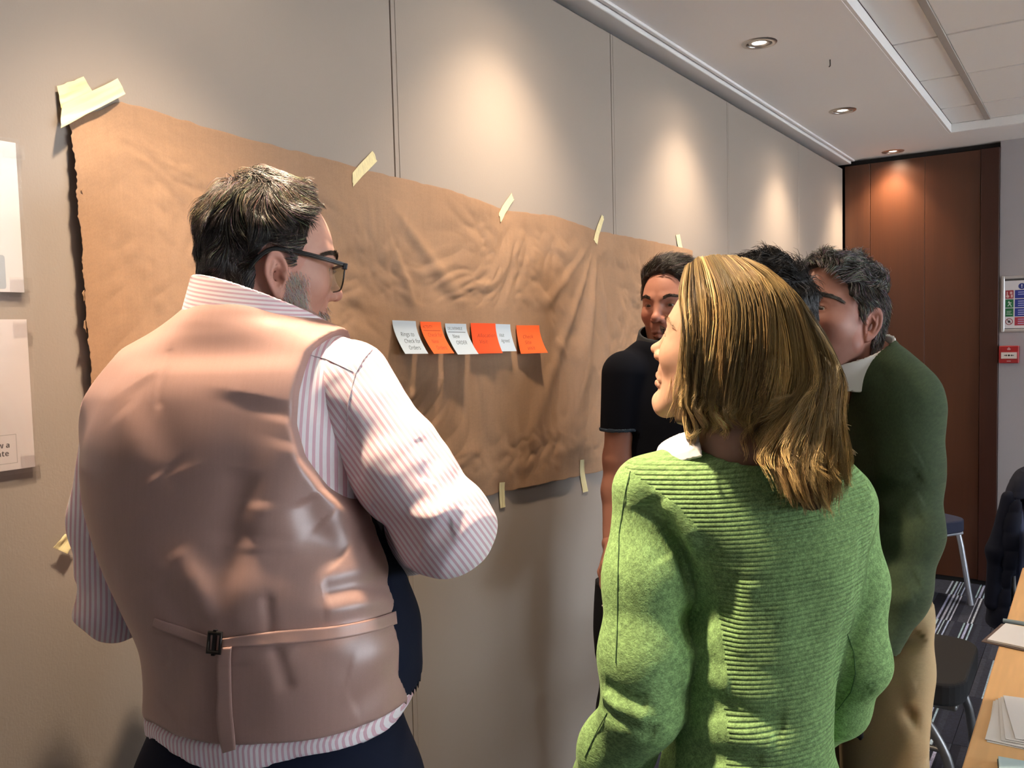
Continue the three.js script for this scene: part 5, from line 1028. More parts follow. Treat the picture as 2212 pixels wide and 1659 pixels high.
  const li = (c, y) => { if (y >= c[0][0]) return c[0][1]; for (let i = 0; i + 1 < c.length; i++) if (y > c[i + 1][0]) return mix(c[i][1], c[i + 1][1], (c[i][0] - y) / (c[i][0] - c[i + 1][0])); return c[c.length - 1][1]; };
  const cz = (p) => (p[0] * fwd.x + p[2] * fwd.z) - (rows[6].c.x * fwd.x + rows[6].c.z * fwd.z);
  const armish = (x, y, z) => arms(x, y, z) - torso(x, y, z) < 0.0;
  const isRib = (x, y, z) => { const s = x * A.x + z * A.z; return s > li(edgeL, y) && s < li(edgeR, y) + 0.03 && !(armish(x, y, z) && y < rows[4].c.y) && cz([x, y, z]) < 0.04; };
  const left = (x, y, z) => x * A.x + z * A.z < li(edgeL, y);
  const axL = at(1396, 1250, 1.21), axR = at(1848, 1260, 1.23), axT = rows[6].c;
  const uAround = (x, y, z) => { const [c, r] = armish(x, y, z) ? (left(x, y, z) ? [axL, 0.057] : [axR, 0.045]) : [axT, 0.135]; const a = (x - c.x) * A.x + (z - c.z) * A.z, b = (x - c.x) * fwd.x + (z - c.z) * fwd.z; return Math.atan2(a, -b) * r; };
  const uvP = (x, y, z) => { const s = x * A.x + z * A.z, w = x * fwd.x + z * fwd.z; return [uAround(x, y, z), y + 0.02 * Math.sin((s - 1.0) * 6)]; };
  addTo(t, 'jumper_back_panel', geoOf(jm, { uv: uvP, pick: isRib }), ribMat, 'ribbed green back panel');
  addTo(t, 'jumper_sleeve', geoOf(jm, { uv: uvP, pick: (x, y, z) => !isRib(x, y, z) && left(x, y, z) && armish(x, y, z) }), flatMat, 'plain knitted sleeve');
  addTo(t, 'jumper_sleeve', geoOf(jm, { uv: uvP, pick: (x, y, z) => !isRib(x, y, z) && !left(x, y, z) && armish(x, y, z) }), flatMat, 'plain knitted sleeve');
  addTo(t, 'jumper_side_panel', geoOf(jm, { uv: uvP, pick: (x, y, z) => !isRib(x, y, z) && !armish(x, y, z) }), flatMat, 'plain knitted side');
  const seamMat = std(lin(0.07, 0.15, 0.055), 0.95);
  const seam = (pts) => { const q = []; for (let i = 0; i + 1 < pts.length; i++) for (let k = 0; k < 12; k++) { const p = trace(mix(pts[i][0], pts[i + 1][0], k / 12), mix(pts[i][1], pts[i + 1][1], k / 12), jumper); q.push(p.addScaledVector(grad(jumper, p), 0.0006)); } return tube(q, 0.0007, q.length * 3, 5); };
  addTo(t, 'sleeve_seam', seam([[1362, 1018], [1352, 1060], [1338, 1150], [1335, 1250], [1334, 1350], [1330, 1440]]), seamMat); addTo(t, 'sleeve_seam', seam([[1312, 1540], [1285, 1590], [1262, 1640]]), seamMat);
  addTo(t, 'sleeve_seam', seam([[1830, 1370], [1845, 1410], [1848, 1455], [1838, 1495], [1800, 1545]]), seamMat);
  // white top that shows at the neckline
  const top = collarSDF(at(1560, 990, 1.24), at(1555, 952, 1.25), facing(-60), 0.088, 0.078, 0.003, 0.1), [ta, tb] = box3([at(1555, 965, 1.24)], 0.13);
  addTo(t, 'white_top', geoOf(net((x, y, z) => Math.max(top(x, y, z), x * hR.x + z * hR.z - (at(1490, 960, 1.24).x * hR.x + at(1490, 960, 1.24).z * hR.z)), ta, tb, 0.0025)), std(lin(0.78, 0.77, 0.75), 0.8));
  // head
  const hf = facing(-53), sc = 0.93, O = at(1557, 768, 1.2), HM = headMatrix(O, hf, -0.25, 0, sc), HI = HM.clone().invert(), q0 = V();
  const skin = [0.51, 0.305, 0.205], hs = headSDF({ fem: 1, w: 0.94, jaw: 0.92, nose: 1.0, neck: 0.045, lid: 0.004, ear: 0.9 });
  const hg = geoOf(net(hs, [-0.11, -0.205, -0.13], [0.11, 0.14, 0.13], 0.0025), { color: skinColor(skin), matrix: HM });
  const neckS = union(0.03, cap(at(1600, 860, 1.2), at(1615, 985, 1.22), 0.05, 0.056), cap(at(1615, 1000, 1.22), at(1700, 1030, 1.22), 0.045, 0.03), cap(at(1615, 1000, 1.22), at(1520, 1030, 1.22), 0.045, 0.03));
  const core = (x, y, z) => Math.min(solid(x, y, z) + 0.022, smax(neckS(x, y, z), -9, 0.01));
  const [na, nb2] = box3([at(1600, 880, 1.2), at(1700, 1010, 1.22), at(1520, 1010, 1.22)], 0.09);
  const wl1 = at(1262, 1740, 1.36), wl2 = at(1735, 1610, 1.34);
  const neckG = geoOf(net(neckS, na, nb2, 0.004), { color: (x, y, z) => { const n = 1 + 0.05 * noise(x * 60, y * 60, z * 60); return skin.map((c) => c * n); } });
  const coreG = geoOf(net((x, y, z) => solid(x, y, z) + 0.022, lo, hi, 0.016), { color: () => skin });
  addTo(t, 'body', mergeGeometries([hg, neckG, coreG, handGeo(handAt(wl1, at(1330, 1850, 1.42).sub(wl1), V(-0.4, 0, 0.5)), skin), handGeo(handAt(wl2, at(1640, 1690, 1.34).sub(wl2), fwd.clone()), skin)]), skinMat);
  eyes(t, HM, [0.10, 0.13, 0.14]);
  seed = 5; eyebrows(t, HM, { f: hs, w: 0.94, n: 50, c: [0.34, 0.21, 0.12], lash: true });
  // hair: an inner mass and locks of strands over it
  const cran = ell(0, 0.034, -0.016, 0.081, 0.097, 0.101), sideP = cap(V(0.062, 0.02, 0.015), V(0.060, -0.095, 0.010), 0.030, 0.026), sideN = cap(V(-0.062, 0.02, 0.015), V(-0.060, -0.095, 0.010), 0.030, 0.026);
  const fallL = cap(at(1600, 800, 1.19), at(1545, 890, 1.18), 0.078, 0.034), fallR = cap(at(1680, 800, 1.20), at(1735, 960, 1.16), 0.068, 0.050), tailR = cap(at(1738, 960, 1.155), at(1752, 1070, 1.112), 0.048, 0.030), tailT = cap(at(1720, 970, 1.13), at(1712, 1055, 1.10), 0.03, 0.02);
  const faceGap = (X, Y, Z) => Z - (0.058 - 0.016 * sstep(0.06, -0.04, Y) + 0.034 * sstep(0.055, 0.085, Y));
  const hull = (x, y, z) => {
    q0.set(x, y, z).applyMatrix4(HI); const X = q0.x, Y = q0.y, Z = q0.z;
    let d = smin(smin(cran(X, Y, Z), smin(sideP(X, Y, Z), sideN(X, Y, Z), 0.01), 0.03) * sc, smin(fallL(x, y, z), fallR(x, y, z), 0.03), 0.035);
    d = smin(d, smin(tailR(x, y, z), tailT(x, y, z), 0.02), 0.03);
    return smax(d, faceGap(X, Y, Z) * sc, 0.012);
  };
  const [ha, hb] = box3([at(1470, 560, 1.2), at(1810, 1090, 1.2), at(1640, 700, 1.05), at(1640, 700, 1.34)], 0.05);
  const lockN = (x, y, z) => { q0.set(x, y, z).applyMatrix4(HI); const a = Math.atan2(q0.x, -q0.z - 0.02) * 9; return noise(a, y * 3, 4); };
  addTo(t, 'hair_base', geoOf(net((x, y, z) => hull(x, y, z) + 0.012 + 0.003 * lockN(x, y, z), ha, hb, 0.004, 0.02), { color: (x, y, z) => { const k = 0.75 + 0.5 * lockN(x, y, z); return [0.115 * k, 0.066 * k, 0.026 * k]; } }), hairCapMat);
  const G = [
    [[1482, 574], [1480, 640], [1486, 720], [1482, 800], [1476, 860], [1482, 905], [1494, 936]],
    [[1496, 566], [1502, 650], [1500, 750], [1496, 840], [1490, 890], [1500, 925], [1486, 945]],
    [[1508, 556], [1530, 650], [1526, 760], [1520, 860], [1512, 895], [1522, 920], [1508, 940]],
    [[1530, 552], [1572, 650], [1574, 760], [1560, 860], [1546, 895], [1560, 920], [1550, 935]],
    [[1555, 551], [1612, 645], [1620, 760], [1604, 860], [1578, 905], [1598, 935], [1586, 955]],
    [[1580, 553], [1646, 640], [1660, 765], [1650, 870], [1618, 920], [1634, 955], [1624, 985]],
    [[1598, 556], [1675, 640], [1700, 765], [1690, 880], [1652, 960], [1674, 1030], [1686, 1075]],
    [[1614, 560], [1700, 645], [1734, 770], [1726, 890], [1690, 990], [1708, 1060], [1726, 1098]],
    [[1628, 565], [1710, 655], [1764, 780], [1760, 900], [1732, 1005], [1742, 1070], [1758, 1108]],
    [[1640, 570], [1722, 668], [1784, 790], [1786, 905], [1772, 1010], [1778, 1075], [1786, 1110]],
    [[1648, 575], [1732, 684], [1798, 800], [1803, 905], [1806, 1005], [1808, 1065], [1806, 1100]],
    [[1652, 580], [1738, 700], [1803, 810], [1812, 905], [1822, 1000], [1826, 1050], [1820, 1085]],
  ].map((g) => g.map(([x, y]) => trace(x, y, hull, 0.8, 1.6)));
  const sweaterTop = (x, y, z) => solid(x, y, z);
  seed = 21; const list = [], pals = [[[0.30, 0.185, 0.075], [0.40, 0.26, 0.10]], [[0.17, 0.095, 0.036], [0.25, 0.15, 0.055]], [[0.50, 0.345, 0.145], [0.58, 0.40, 0.175]], [[0.10, 0.055, 0.022], [0.17, 0.095, 0.04]], [[0.36, 0.235, 0.095], [0.46, 0.31, 0.13]], [[0.24, 0.14, 0.055], [0.32, 0.20, 0.08]]];
  for (const q of pals) for (const c of q) { c[0] *= 1.62; c[1] *= 1.72; c[2] *= 1.75; }
  const catmull = (g, q) => { const n = g.length - 1, f = clamp(q, 0, 0.9999) * n, i = Math.floor(f), t = f - i, p = (k) => g[clamp(k, 0, n)], t2 = t * t, t3 = t2 * t, r = V(); for (const k of ['x', 'y', 'z']) { const a = p(i - 1)[k], b = p(i)[k], c = p(i + 1)[k], d = p(i + 2)[k]; r[k] = 0.5 * (2 * b + (c - a) * t + (2 * a - 5 * b + 4 * c - d) * t2 + (3 * b - a - 3 * c + d) * t3); } return r; };
  const guide = (u, q) => { const f = clamp(u) * (G.length - 1), i = Math.min(Math.floor(f), G.length - 2); return catmull(G[i], q).lerp(catmull(G[i + 1], q), f - i); };
  for (let c = 0; c < 430; c++) {
    const outer = c % 100 < 46, u0 = rnd() * 1.02 - 0.01, pal = pals[outer ? [0, 2, 4, 0, 4, 5][Math.floor(rnd() * 6)] : Math.floor(rnd() * pals.length)], lay = outer ? rr(0.002, 0.013) : rr(-0.014, 0.003), q1 = outer ? rr(0.52, 0.86) : rr(0.84, 1.03), wob = rr(0, 30), flick = (rnd() - 0.45) * (outer ? 0.05 : 0.024) * mix(0.4, 1, sstep(0.3, 0.6, u0)) * mix(1, 0.3, sstep(0.7, 0.95, u0)), lift = (outer ? rr(-0.012, 0.024) : rr(-0.004, 0.008)) * mix(1, 0.25, sstep(0.6, 0.85, u0)), wide = rr(0.012, 0.030), q0s = rnd() < 0.3 ? rr(0.05, 0.3) : rr(-0.01, 0.03), shade = rr(0.5, 1.2) * (0.95 + 0.7 * noise(u0 * 16, lay * 60, 3));
    for (let k = 0; k < 24; k++) {
      const du = (rnd() - 0.5) * 2, pts = [], dl = rr(-0.003, 0.003), N = 14, qe = q1 + rr(-0.09, 0.05), dw = rr(-1, 1);
      for (let i = 0; i <= N; i++) {
        const s = i / N, q = mix(q0s, qe, s), tight = mix(1, 0.30, s * s), u = u0 + du * wide * tight + 0.030 * noise(q * 4, wob, 1) * sstep(0.1, 0.5, q);
        const p = guide(u, Math.min(q, 1)), n = grad(hull, p, 0.004);
        if (q > 1) p.y -= (q - 1) * 0.25;
        p.addScaledVector(n, (lay + dl) * sstep(0, 0.25, q + 0.08) - 0.002 + 0.008 * noise(q * 5, wob, 7) * s + 0.004 * s * s * dw * 0.5 + lift * s * s * s);
        p.addScaledVector(hR, flick * Math.pow(s, 3.2) + 0.002 * noise(q * 14, wob + k, 2) * s); p.y += 0.001 * noise(q * 9, k, wob) + (outer ? 0.012 * Math.pow(s, 6) : 0);
        const dd = sweaterTop(p.x, p.y, p.z); if (dd < 0.004) p.addScaledVector(grad(sweaterTop, p), 0.004 - dd);
        pts.push(p);
      }
      const v = rr(0.8, 1.2) * shade, root = rr(0.5, 0.75);
      list.push({ p: pts, w: 0.00050 * rr(0.7, 1.2), c0: pal[0].map((x) => x * v * root), c1: pal[1].map((x) => x * v) });
    }
  }
  // crown: short arcs across the parting and over the far side
  for (let c = 0; c < 1500; c++) {
    const a = rr(-0.4, 3.6), s = rnd(), p0 = V(rr(-0.015, 0.02), 0.13, mix(0.04, -0.06, s)), side = rnd() < 0.75 ? -1 : 1, pts = [], L = rr(0.12, 0.26), N = 11, p = p0.clone(), dir = V(side, 0.05, rr(-0.25, 0.15)), pal = pals[Math.floor(rnd() * pals.length)], lay = rr(-0.002, 0.006);
    for (let i = 0; i <= N; i++) {
      const w = p.clone().applyMatrix4(HM); let d = hull(w.x, w.y, w.z); const n = grad(hull, w, 0.004); w.addScaledVector(n, lay - d); p.copy(w).applyMatrix4(HI); pts.push(w);
      const nl = n.clone().transformDirection(HI); dir.y -= 0.22 * i / N * 3; dir.addScaledVector(nl, -dir.dot(nl)).normalize(); dir.x += 0.03 * (rnd() - 0.5); p.addScaledVector(dir, L / N);
    }
    list.push({ p: pts, w: 0.0007, c0: pal[0].map((x) => x * 0.8), c1: pal[1] });
  }
  // loose wisps
  const wisp = (pts, n, sp) => { for (let k = 0; k < n; k++) { const q = pts.map(([x, y, d], i) => at(x + rr(-sp, sp) * (0.4 + i * 0.4), y + rr(-sp, sp) * (0.3 + i * 0.3), d)); const c = new THREE.CatmullRomCurve3(q), pal = pals[[0, 2, 4][k % 3]]; list.push({ p: c.getPoints(12), w: 0.0006, c0: pal[0], c1: pal[1] }); } };
  wisp([[1740, 850, 1.12], [1775, 838, 1.12], [1800, 815, 1.14], [1808, 790, 1.15]], 26, 5); wisp([[1770, 760, 1.13], [1795, 800, 1.14], [1808, 850, 1.15], [1790, 885, 1.15]], 26, 7); wisp([[1790, 870, 1.15], [1815, 910, 1.16], [1832, 925, 1.17]], 14, 6); wisp([[1800, 910, 1.15], [1830, 960, 1.16], [1845, 985, 1.17]], 14, 7); wisp([[1476, 600, 1.22], [1466, 700, 1.2], [1455, 800, 1.19], [1446, 868, 1.19]], 12, 6); wisp([[1480, 640, 1.2], [1474, 760, 1.18], [1462, 850, 1.17], [1450, 905, 1.17]], 18, 8); wisp([[1486, 850, 1.15], [1478, 910, 1.14], [1492, 945, 1.13], [1508, 930, 1.13]], 16, 6);
  addTo(t, 'hair', strandGeo(list), hairMat, 'long layered blonde hair with darker roots');
  const hip = at(1640, 1800, D); hip.y = 0.86;
  lowerBody(t, hip, fwd, { w: 0.085, r: 0.088, back: 0.09, mat: std(lin(0.015, 0.017, 0.022), 0.85), shoe: shoeBlack, topY: at(1640, 1780, D).y, extra: [stack(rows.map((r) => ({ c: r.c, a: r.a - 0.012, b: r.b - 0.012 })), A, fwd, 2.3)] });
}
// ---------------------------------------------------------------- a plain standing figure for the three people behind
function hairBrows(t, HM, o) {
  const c = capSDF(o), rc = o.root;
  addTo(t, 'hair_base', geoOf(net(c.full, [-0.12, -0.09, -0.15], [0.12, 0.18, 0.12], 0.0032, 0.006), { color: (x, y, z) => { const k = 0.8 + 0.5 * noise(x * 90, y * 50, z * 90); return rc.map((q) => q * k); }, matrix: HM }), hairCapMat);
  const g = shortHair(o); g.applyMatrix4(HM); addTo(t, 'hair', g, hairMat);
  eyebrows(t, HM, { f: o.face, c: rc });
}
const radialFlow = (p) => p.y > 0.08 ? V(p.x * 6, 0, p.z + 0.07).multiplyScalar(1).add(V(0, 0, 0.06)) : V(p.x * 1.5, -1, -0.25 * Math.sign(p.z + 0.2));
// ---------------------------------------------------------------- the man in the black polo shirt by the wall
{
  const fwd = facing(215), A = V(-fwd.z, 0, fwd.x), D = 2.3;
  const t = person('man in a black short-sleeved polo shirt standing close to the wall, half hidden', at(1430, 1200, D));
  const rows = rowsOf([[722, 1400, 1475, D, 0.06], [742, 1375, 1500, D, 0.085], [768, 1356, 1540, D, 0.10], [800, 1340, 1560, D, 0.11], [860, 1340, 1562, D, 0.125], [950, 1335, 1560, D, 0.13], [1050, 1335, 1560, D, 0.135], [1150, 1328, 1560, D, 0.135], [1230, 1318, 1562, D, 0.13], [1290, 1312, 1562, D, 0.125]], fwd);
  const torso = union(0.05, stack(rows, A, fwd, 2.3), cap(at(1392, 772, D), at(1352, 802, D), 0.036, 0.046), cap(at(1490, 765, D), at(1550, 800, D), 0.04, 0.05));
  const up = cap(at(1350, 808, 2.26), at(1334, 990, 2.25), 0.050, 0.036), lo1 = cap(at(1334, 990, 2.25), at(1332, 1060, 2.25), 0.036, 0.038), fo = cap(at(1332, 1060, 2.25), at(1324, 1165, 2.22), 0.038, 0.027);
  const up2 = cap(at(1556, 810, 2.34), at(1570, 1000, 2.38), 0.052, 0.040), fo2 = chain([J(1570, 1000, 2.38, 0.04), J(1565, 1090, 2.38, 0.04), J(1550, 1200, 2.32, 0.027)]);
  const hemLine = at(1322, 930, 2.25).y;
  const folds = (x, y, z) => 0.004 * noise(x * 11, y * 7, z * 11) + 0.003 * (ridge(x * 6, y * 6, z * 6) - 0.6);
  const cut = cap(at(1432, 735, D), at(1436, 690, D), 0.062, 0.064);
  const slv = (x, y, z) => Math.max(Math.min(up(x, y, z), up2(x, y, z)) - 0.012, hemLine - y);
  const polo = (x, y, z) => smax(smin(torso(x, y, z) + folds(x, y, z), slv(x, y, z), 0.02), -cut(x, y, z), 0.006);
  const [lo, hi] = box3([at(1270, 740, 2.2), at(1610, 740, 2.45), at(1430, 1290, 2.15), at(1430, 1290, 2.45), at(1270, 1290, 2.2), at(1430, 715, 2.3)], 0.06);
  const poloMat = phys(lin(0.004, 0.005, 0.009), 0.95, { specularIntensity: 0.25 });
  addTo(t, 'polo_shirt', geoOf(net(polo, lo, hi, 0.007, 0.012)), poloMat);
  for (const u of [up, up2]) addTo(t, 'sleeve_hem', geoOf(net((x, y, z) => Math.max(Math.abs(u(x, y, z) - 0.011) - 0.0035, Math.abs(y - hemLine - 0.004) - 0.006), lo, hi, 0.0045)), std(lin(0.012, 0.028, 0.05), 0.8));
  const col = collarSDF(at(1432, 738, D), at(1434, 706, D - 0.01), facing(200), 0.068, 0.060, 0.003, 0.55), [ca, cb] = box3([at(1432, 722, D)], 0.12);
  addTo(t, 'polo_collar', geoOf(net(col, ca, cb, 0.004)), std(lin(0.02, 0.023, 0.027), 0.9));
  const hf = facing(216), O = at(1452, 668, 2.31), HM = headMatrix(O, hf, 0.06, 0, 0.98), skin = [0.40, 0.185, 0.13];
  const hs = headSDF({ w: 0.98, jaw: 1.12, lid: 0.0038, neck: 0.060 });
  const hg = geoOf(net(hs, [-0.11, -0.2, -0.13], [0.11, 0.14, 0.13], 0.0028), { color: skinColor(skin, { stubble: 0.35 }), matrix: HM });
  const armsF = (x, y, z) => Math.min(smin(smin(up(x, y, z), lo1(x, y, z), 0.02), fo(x, y, z), 0.02), smin(up2(x, y, z), fo2(x, y, z), 0.02), torso(x, y, z) + 0.03);
  const w1 = at(1324, 1165, 2.22), w2 = at(1550, 1200, 2.32);
  addTo(t, 'body', mergeGeometries([hg, geoOf(net(armsF, lo, hi, 0.007), { color: (x, y, z) => { const n = 1 + 0.07 * noise(x * 40, y * 40, z * 40); return skin.map((c) => c * n * 1.05); } }), handGeo(handAt(w1, at(1296, 1250, 2.18).sub(w1), V(-0.75, 0, 0.55), 1.02), skin, [0.9, 0.95, 1.0, 1.05], 0.6), handGeo(handAt(w2, at(1545, 1290, 2.28).sub(w2), V(0.8, 0, 0.4)), skin)]), skinMat);
  eyes(t, HM, [0.09, 0.07, 0.05]);
  seed = 31;
  hairBrows(t, HM, { face: hs, w: 0.98, top: 0.022, side: 0.006, root: [0.030, 0.022, 0.018], n: 7500, seg: 4, wave: 0.15, width: 0.0006, len: (p) => mix(0.014, 0.034, sstep(0.05, 0.1, p.y)), lift: (p) => mix(0.05, 0.45, sstep(0.07, 0.11, p.y)), flow: (p) => p.y > 0.07 ? V(0.75, 0.1, -0.55) : V(0, -1, -0.3), col: (p) => { const q = rnd(), gs = p.y < 0.07 ? 0.35 : 0.12; return q < gs ? [0.25, 0.22, 0.20].map((c) => c * rr(0.5, 1)) : [0.035, 0.025, 0.02]; } });
  const hip = at(1436, 1330, D); hip.y = 0.92;
  const charcoal = phys(lin(0.012, 0.012, 0.015), 0.95, { specularIntensity: 0.3 });
  lowerBody(t, hip, fwd, { w: 0.10, r: 0.095, mat: charcoal, shoe: shoeBlack, topY: at(1436, 1262, D).y, extra: [stack(rowsOf([[1255, 1316, 1562, D, 0.12], [1330, 1298, 1565, D, 0.125], [1420, 1300, 1565, D, 0.12]], fwd), A, fwd, 2.3)] });
  { const p = at(1301, 1398, 2.2), q = at(1307, 1312, 2.2), g1 = new THREE.TorusGeometry(0.0055, 0.0013, 6, 12), g2 = box(-0.002, 0.002, -0.004, 0.026, -0.001, 0.001, 0.0008); g1.translate(0, -0.008, 0); const g = merge([g1, g2]); g.rotateY(YAW); g.rotateX(0.2); g.translate(p.x, p.y, p.z); addTo(t, 'zip_pull', g, M.steel); const g3 = box(-0.002, 0.002, -0.01, 0.01, -0.001, 0.001, 0.0008); g3.rotateZ(1.2); g3.translate(q.x, q.y, q.z); addTo(t, 'zip_pull', g3, M.steel); }
}
// ---------------------------------------------------------------- the dark-haired person behind the woman
{
  const fwd = facing(-55), A = V(-fwd.z, 0, fwd.x), D = 1.56;
  const t = person('person with short black hair in a black coat, mostly hidden behind the blonde woman', at(1690, 1300, D));
  const rows = rowsOf([[778, 1592, 1716, 1.515, 0.07], [815, 1572, 1734, 1.525, 0.085], [870, 1560, 1748, 1.54, 0.10], [930, 1555, 1760, D, 0.12], [1050, 1552, 1764, D, 0.125], [1200, 1555, 1766, D, 0.125], [1350, 1555, 1772, D, 0.125], [1500, 1555, 1790, D, 0.125], [1600, 1555, 1800, D, 0.13]], fwd);
  const torso = union(0.05, stack(rows, A, fwd, 2.3), chain([J(1670, 900, 1.50, 0.05), J(1690, 1150, 1.48, 0.045), J(1580, 1230, 1.53, 0.04)]), chain([J(1620, 900, 1.65, 0.05), J(1600, 1150, 1.67, 0.048), J(1550, 1230, 1.62, 0.042)]));
  const cut = cap(at(1655, 800, 1.515), at(1650, 730, 1.51), 0.044, 0.048), flare = cap(at(1780, 1440, 1.50), at(1858, 1588, 1.43), 0.02, 0.009);
  const coat = (x, y, z) => Math.max(smin(smax(torso(x, y, z) + 0.004 * noise(x * 9, y * 7, z * 9) + 0.003 * (ridge(x * 6, y * 6, z * 6) - 0.6), -cut(x, y, z), 0.006), flare(x, y, z), 0.04), at(1700, 1590, D).y - y - 0.35 * 0);
  const [lo, hi] = box3([at(1540, 800, 1.45), at(1870, 1600, 1.4), at(1870, 800, 1.75), at(1540, 1620, 1.8)], 0.06);
  addTo(t, 'coat', geoOf(net(coat, lo, hi, 0.008, 0.012)), phys(lin(0.006, 0.006, 0.008), 0.9, { specularIntensity: 0.4 }));
  const colC = collarSDF(at(1656, 815, 1.52), at(1650, 758, 1.51), facing(-60), 0.072, 0.060, 0.004, 0.6), [c4a, c4b] = box3([at(1654, 785, 1.515)], 0.13);
  addTo(t, 'coat_collar', geoOf(net(colC, c4a, c4b, 0.005)), phys(lin(0.006, 0.006, 0.008), 0.9, { specularIntensity: 0.4 }));
  const hf = facing(-62), O = at(1637, 706, 1.50), HM = headMatrix(O, hf, 0.05, 0, 0.89), skin = [0.45, 0.24, 0.17], hs = headSDF({ w: 0.98 });
  const w1 = at(1580, 1230, 1.53), w2 = at(1550, 1230, 1.62);
  addTo(t, 'body', mergeGeometries([geoOf(net(hs, [-0.11, -0.2, -0.13], [0.11, 0.14, 0.13], 0.0034), { color: skinColor(skin), matrix: HM }), geoOf(net((x, y, z) => torso(x, y, z) + 0.03, lo, hi, 0.016), { color: () => skin }), handGeo(handAt(w1, at(1510, 1235, 1.55).sub(w1), V(0, 1, 0)), skin), handGeo(handAt(w2, at(1490, 1235, 1.61).sub(w2), V(0, 1, 0)), skin)]), skinMat);
  eyes(t, HM, [0.05, 0.035, 0.025]);
  seed = 41;
  hairBrows(t, HM, { face: hs, w: 1.0, top: 0.018, side: 0.010, root: [0.012, 0.010, 0.010], n: 8000, seg: 4, wave: 0.42, width: 0.0006, len: (p) => mix(0.022, 0.040, sstep(0.04, 0.1, p.y)), lift: (p) => mix(0.15, 0.6, sstep(0.07, 0.11, p.y)), flow: radialFlow, col: (p) => rnd() < (p.y < 0.05 ? 0.16 : 0.04) ? [0.16, 0.15, 0.14] : [0.014, 0.012, 0.011] });
  const hip = at(1625, 1560, D + 0.08); hip.y = 0.9;
  lowerBody(t, hip, fwd, { w: 0.075, r: 0.088, mat: std(lin(0.014, 0.016, 0.022), 0.85), shoe: shoeBlack, topY: at(1700, 1560, D).y, extra: [stack(rowsOf([[1550, 1550, 1760, D + 0.03, 0.09], [1620, 1545, 1750, D + 0.05, 0.09], [1720, 1540, 1730, D + 0.07, 0.09]], fwd), A, fwd, 2.3)] });
}
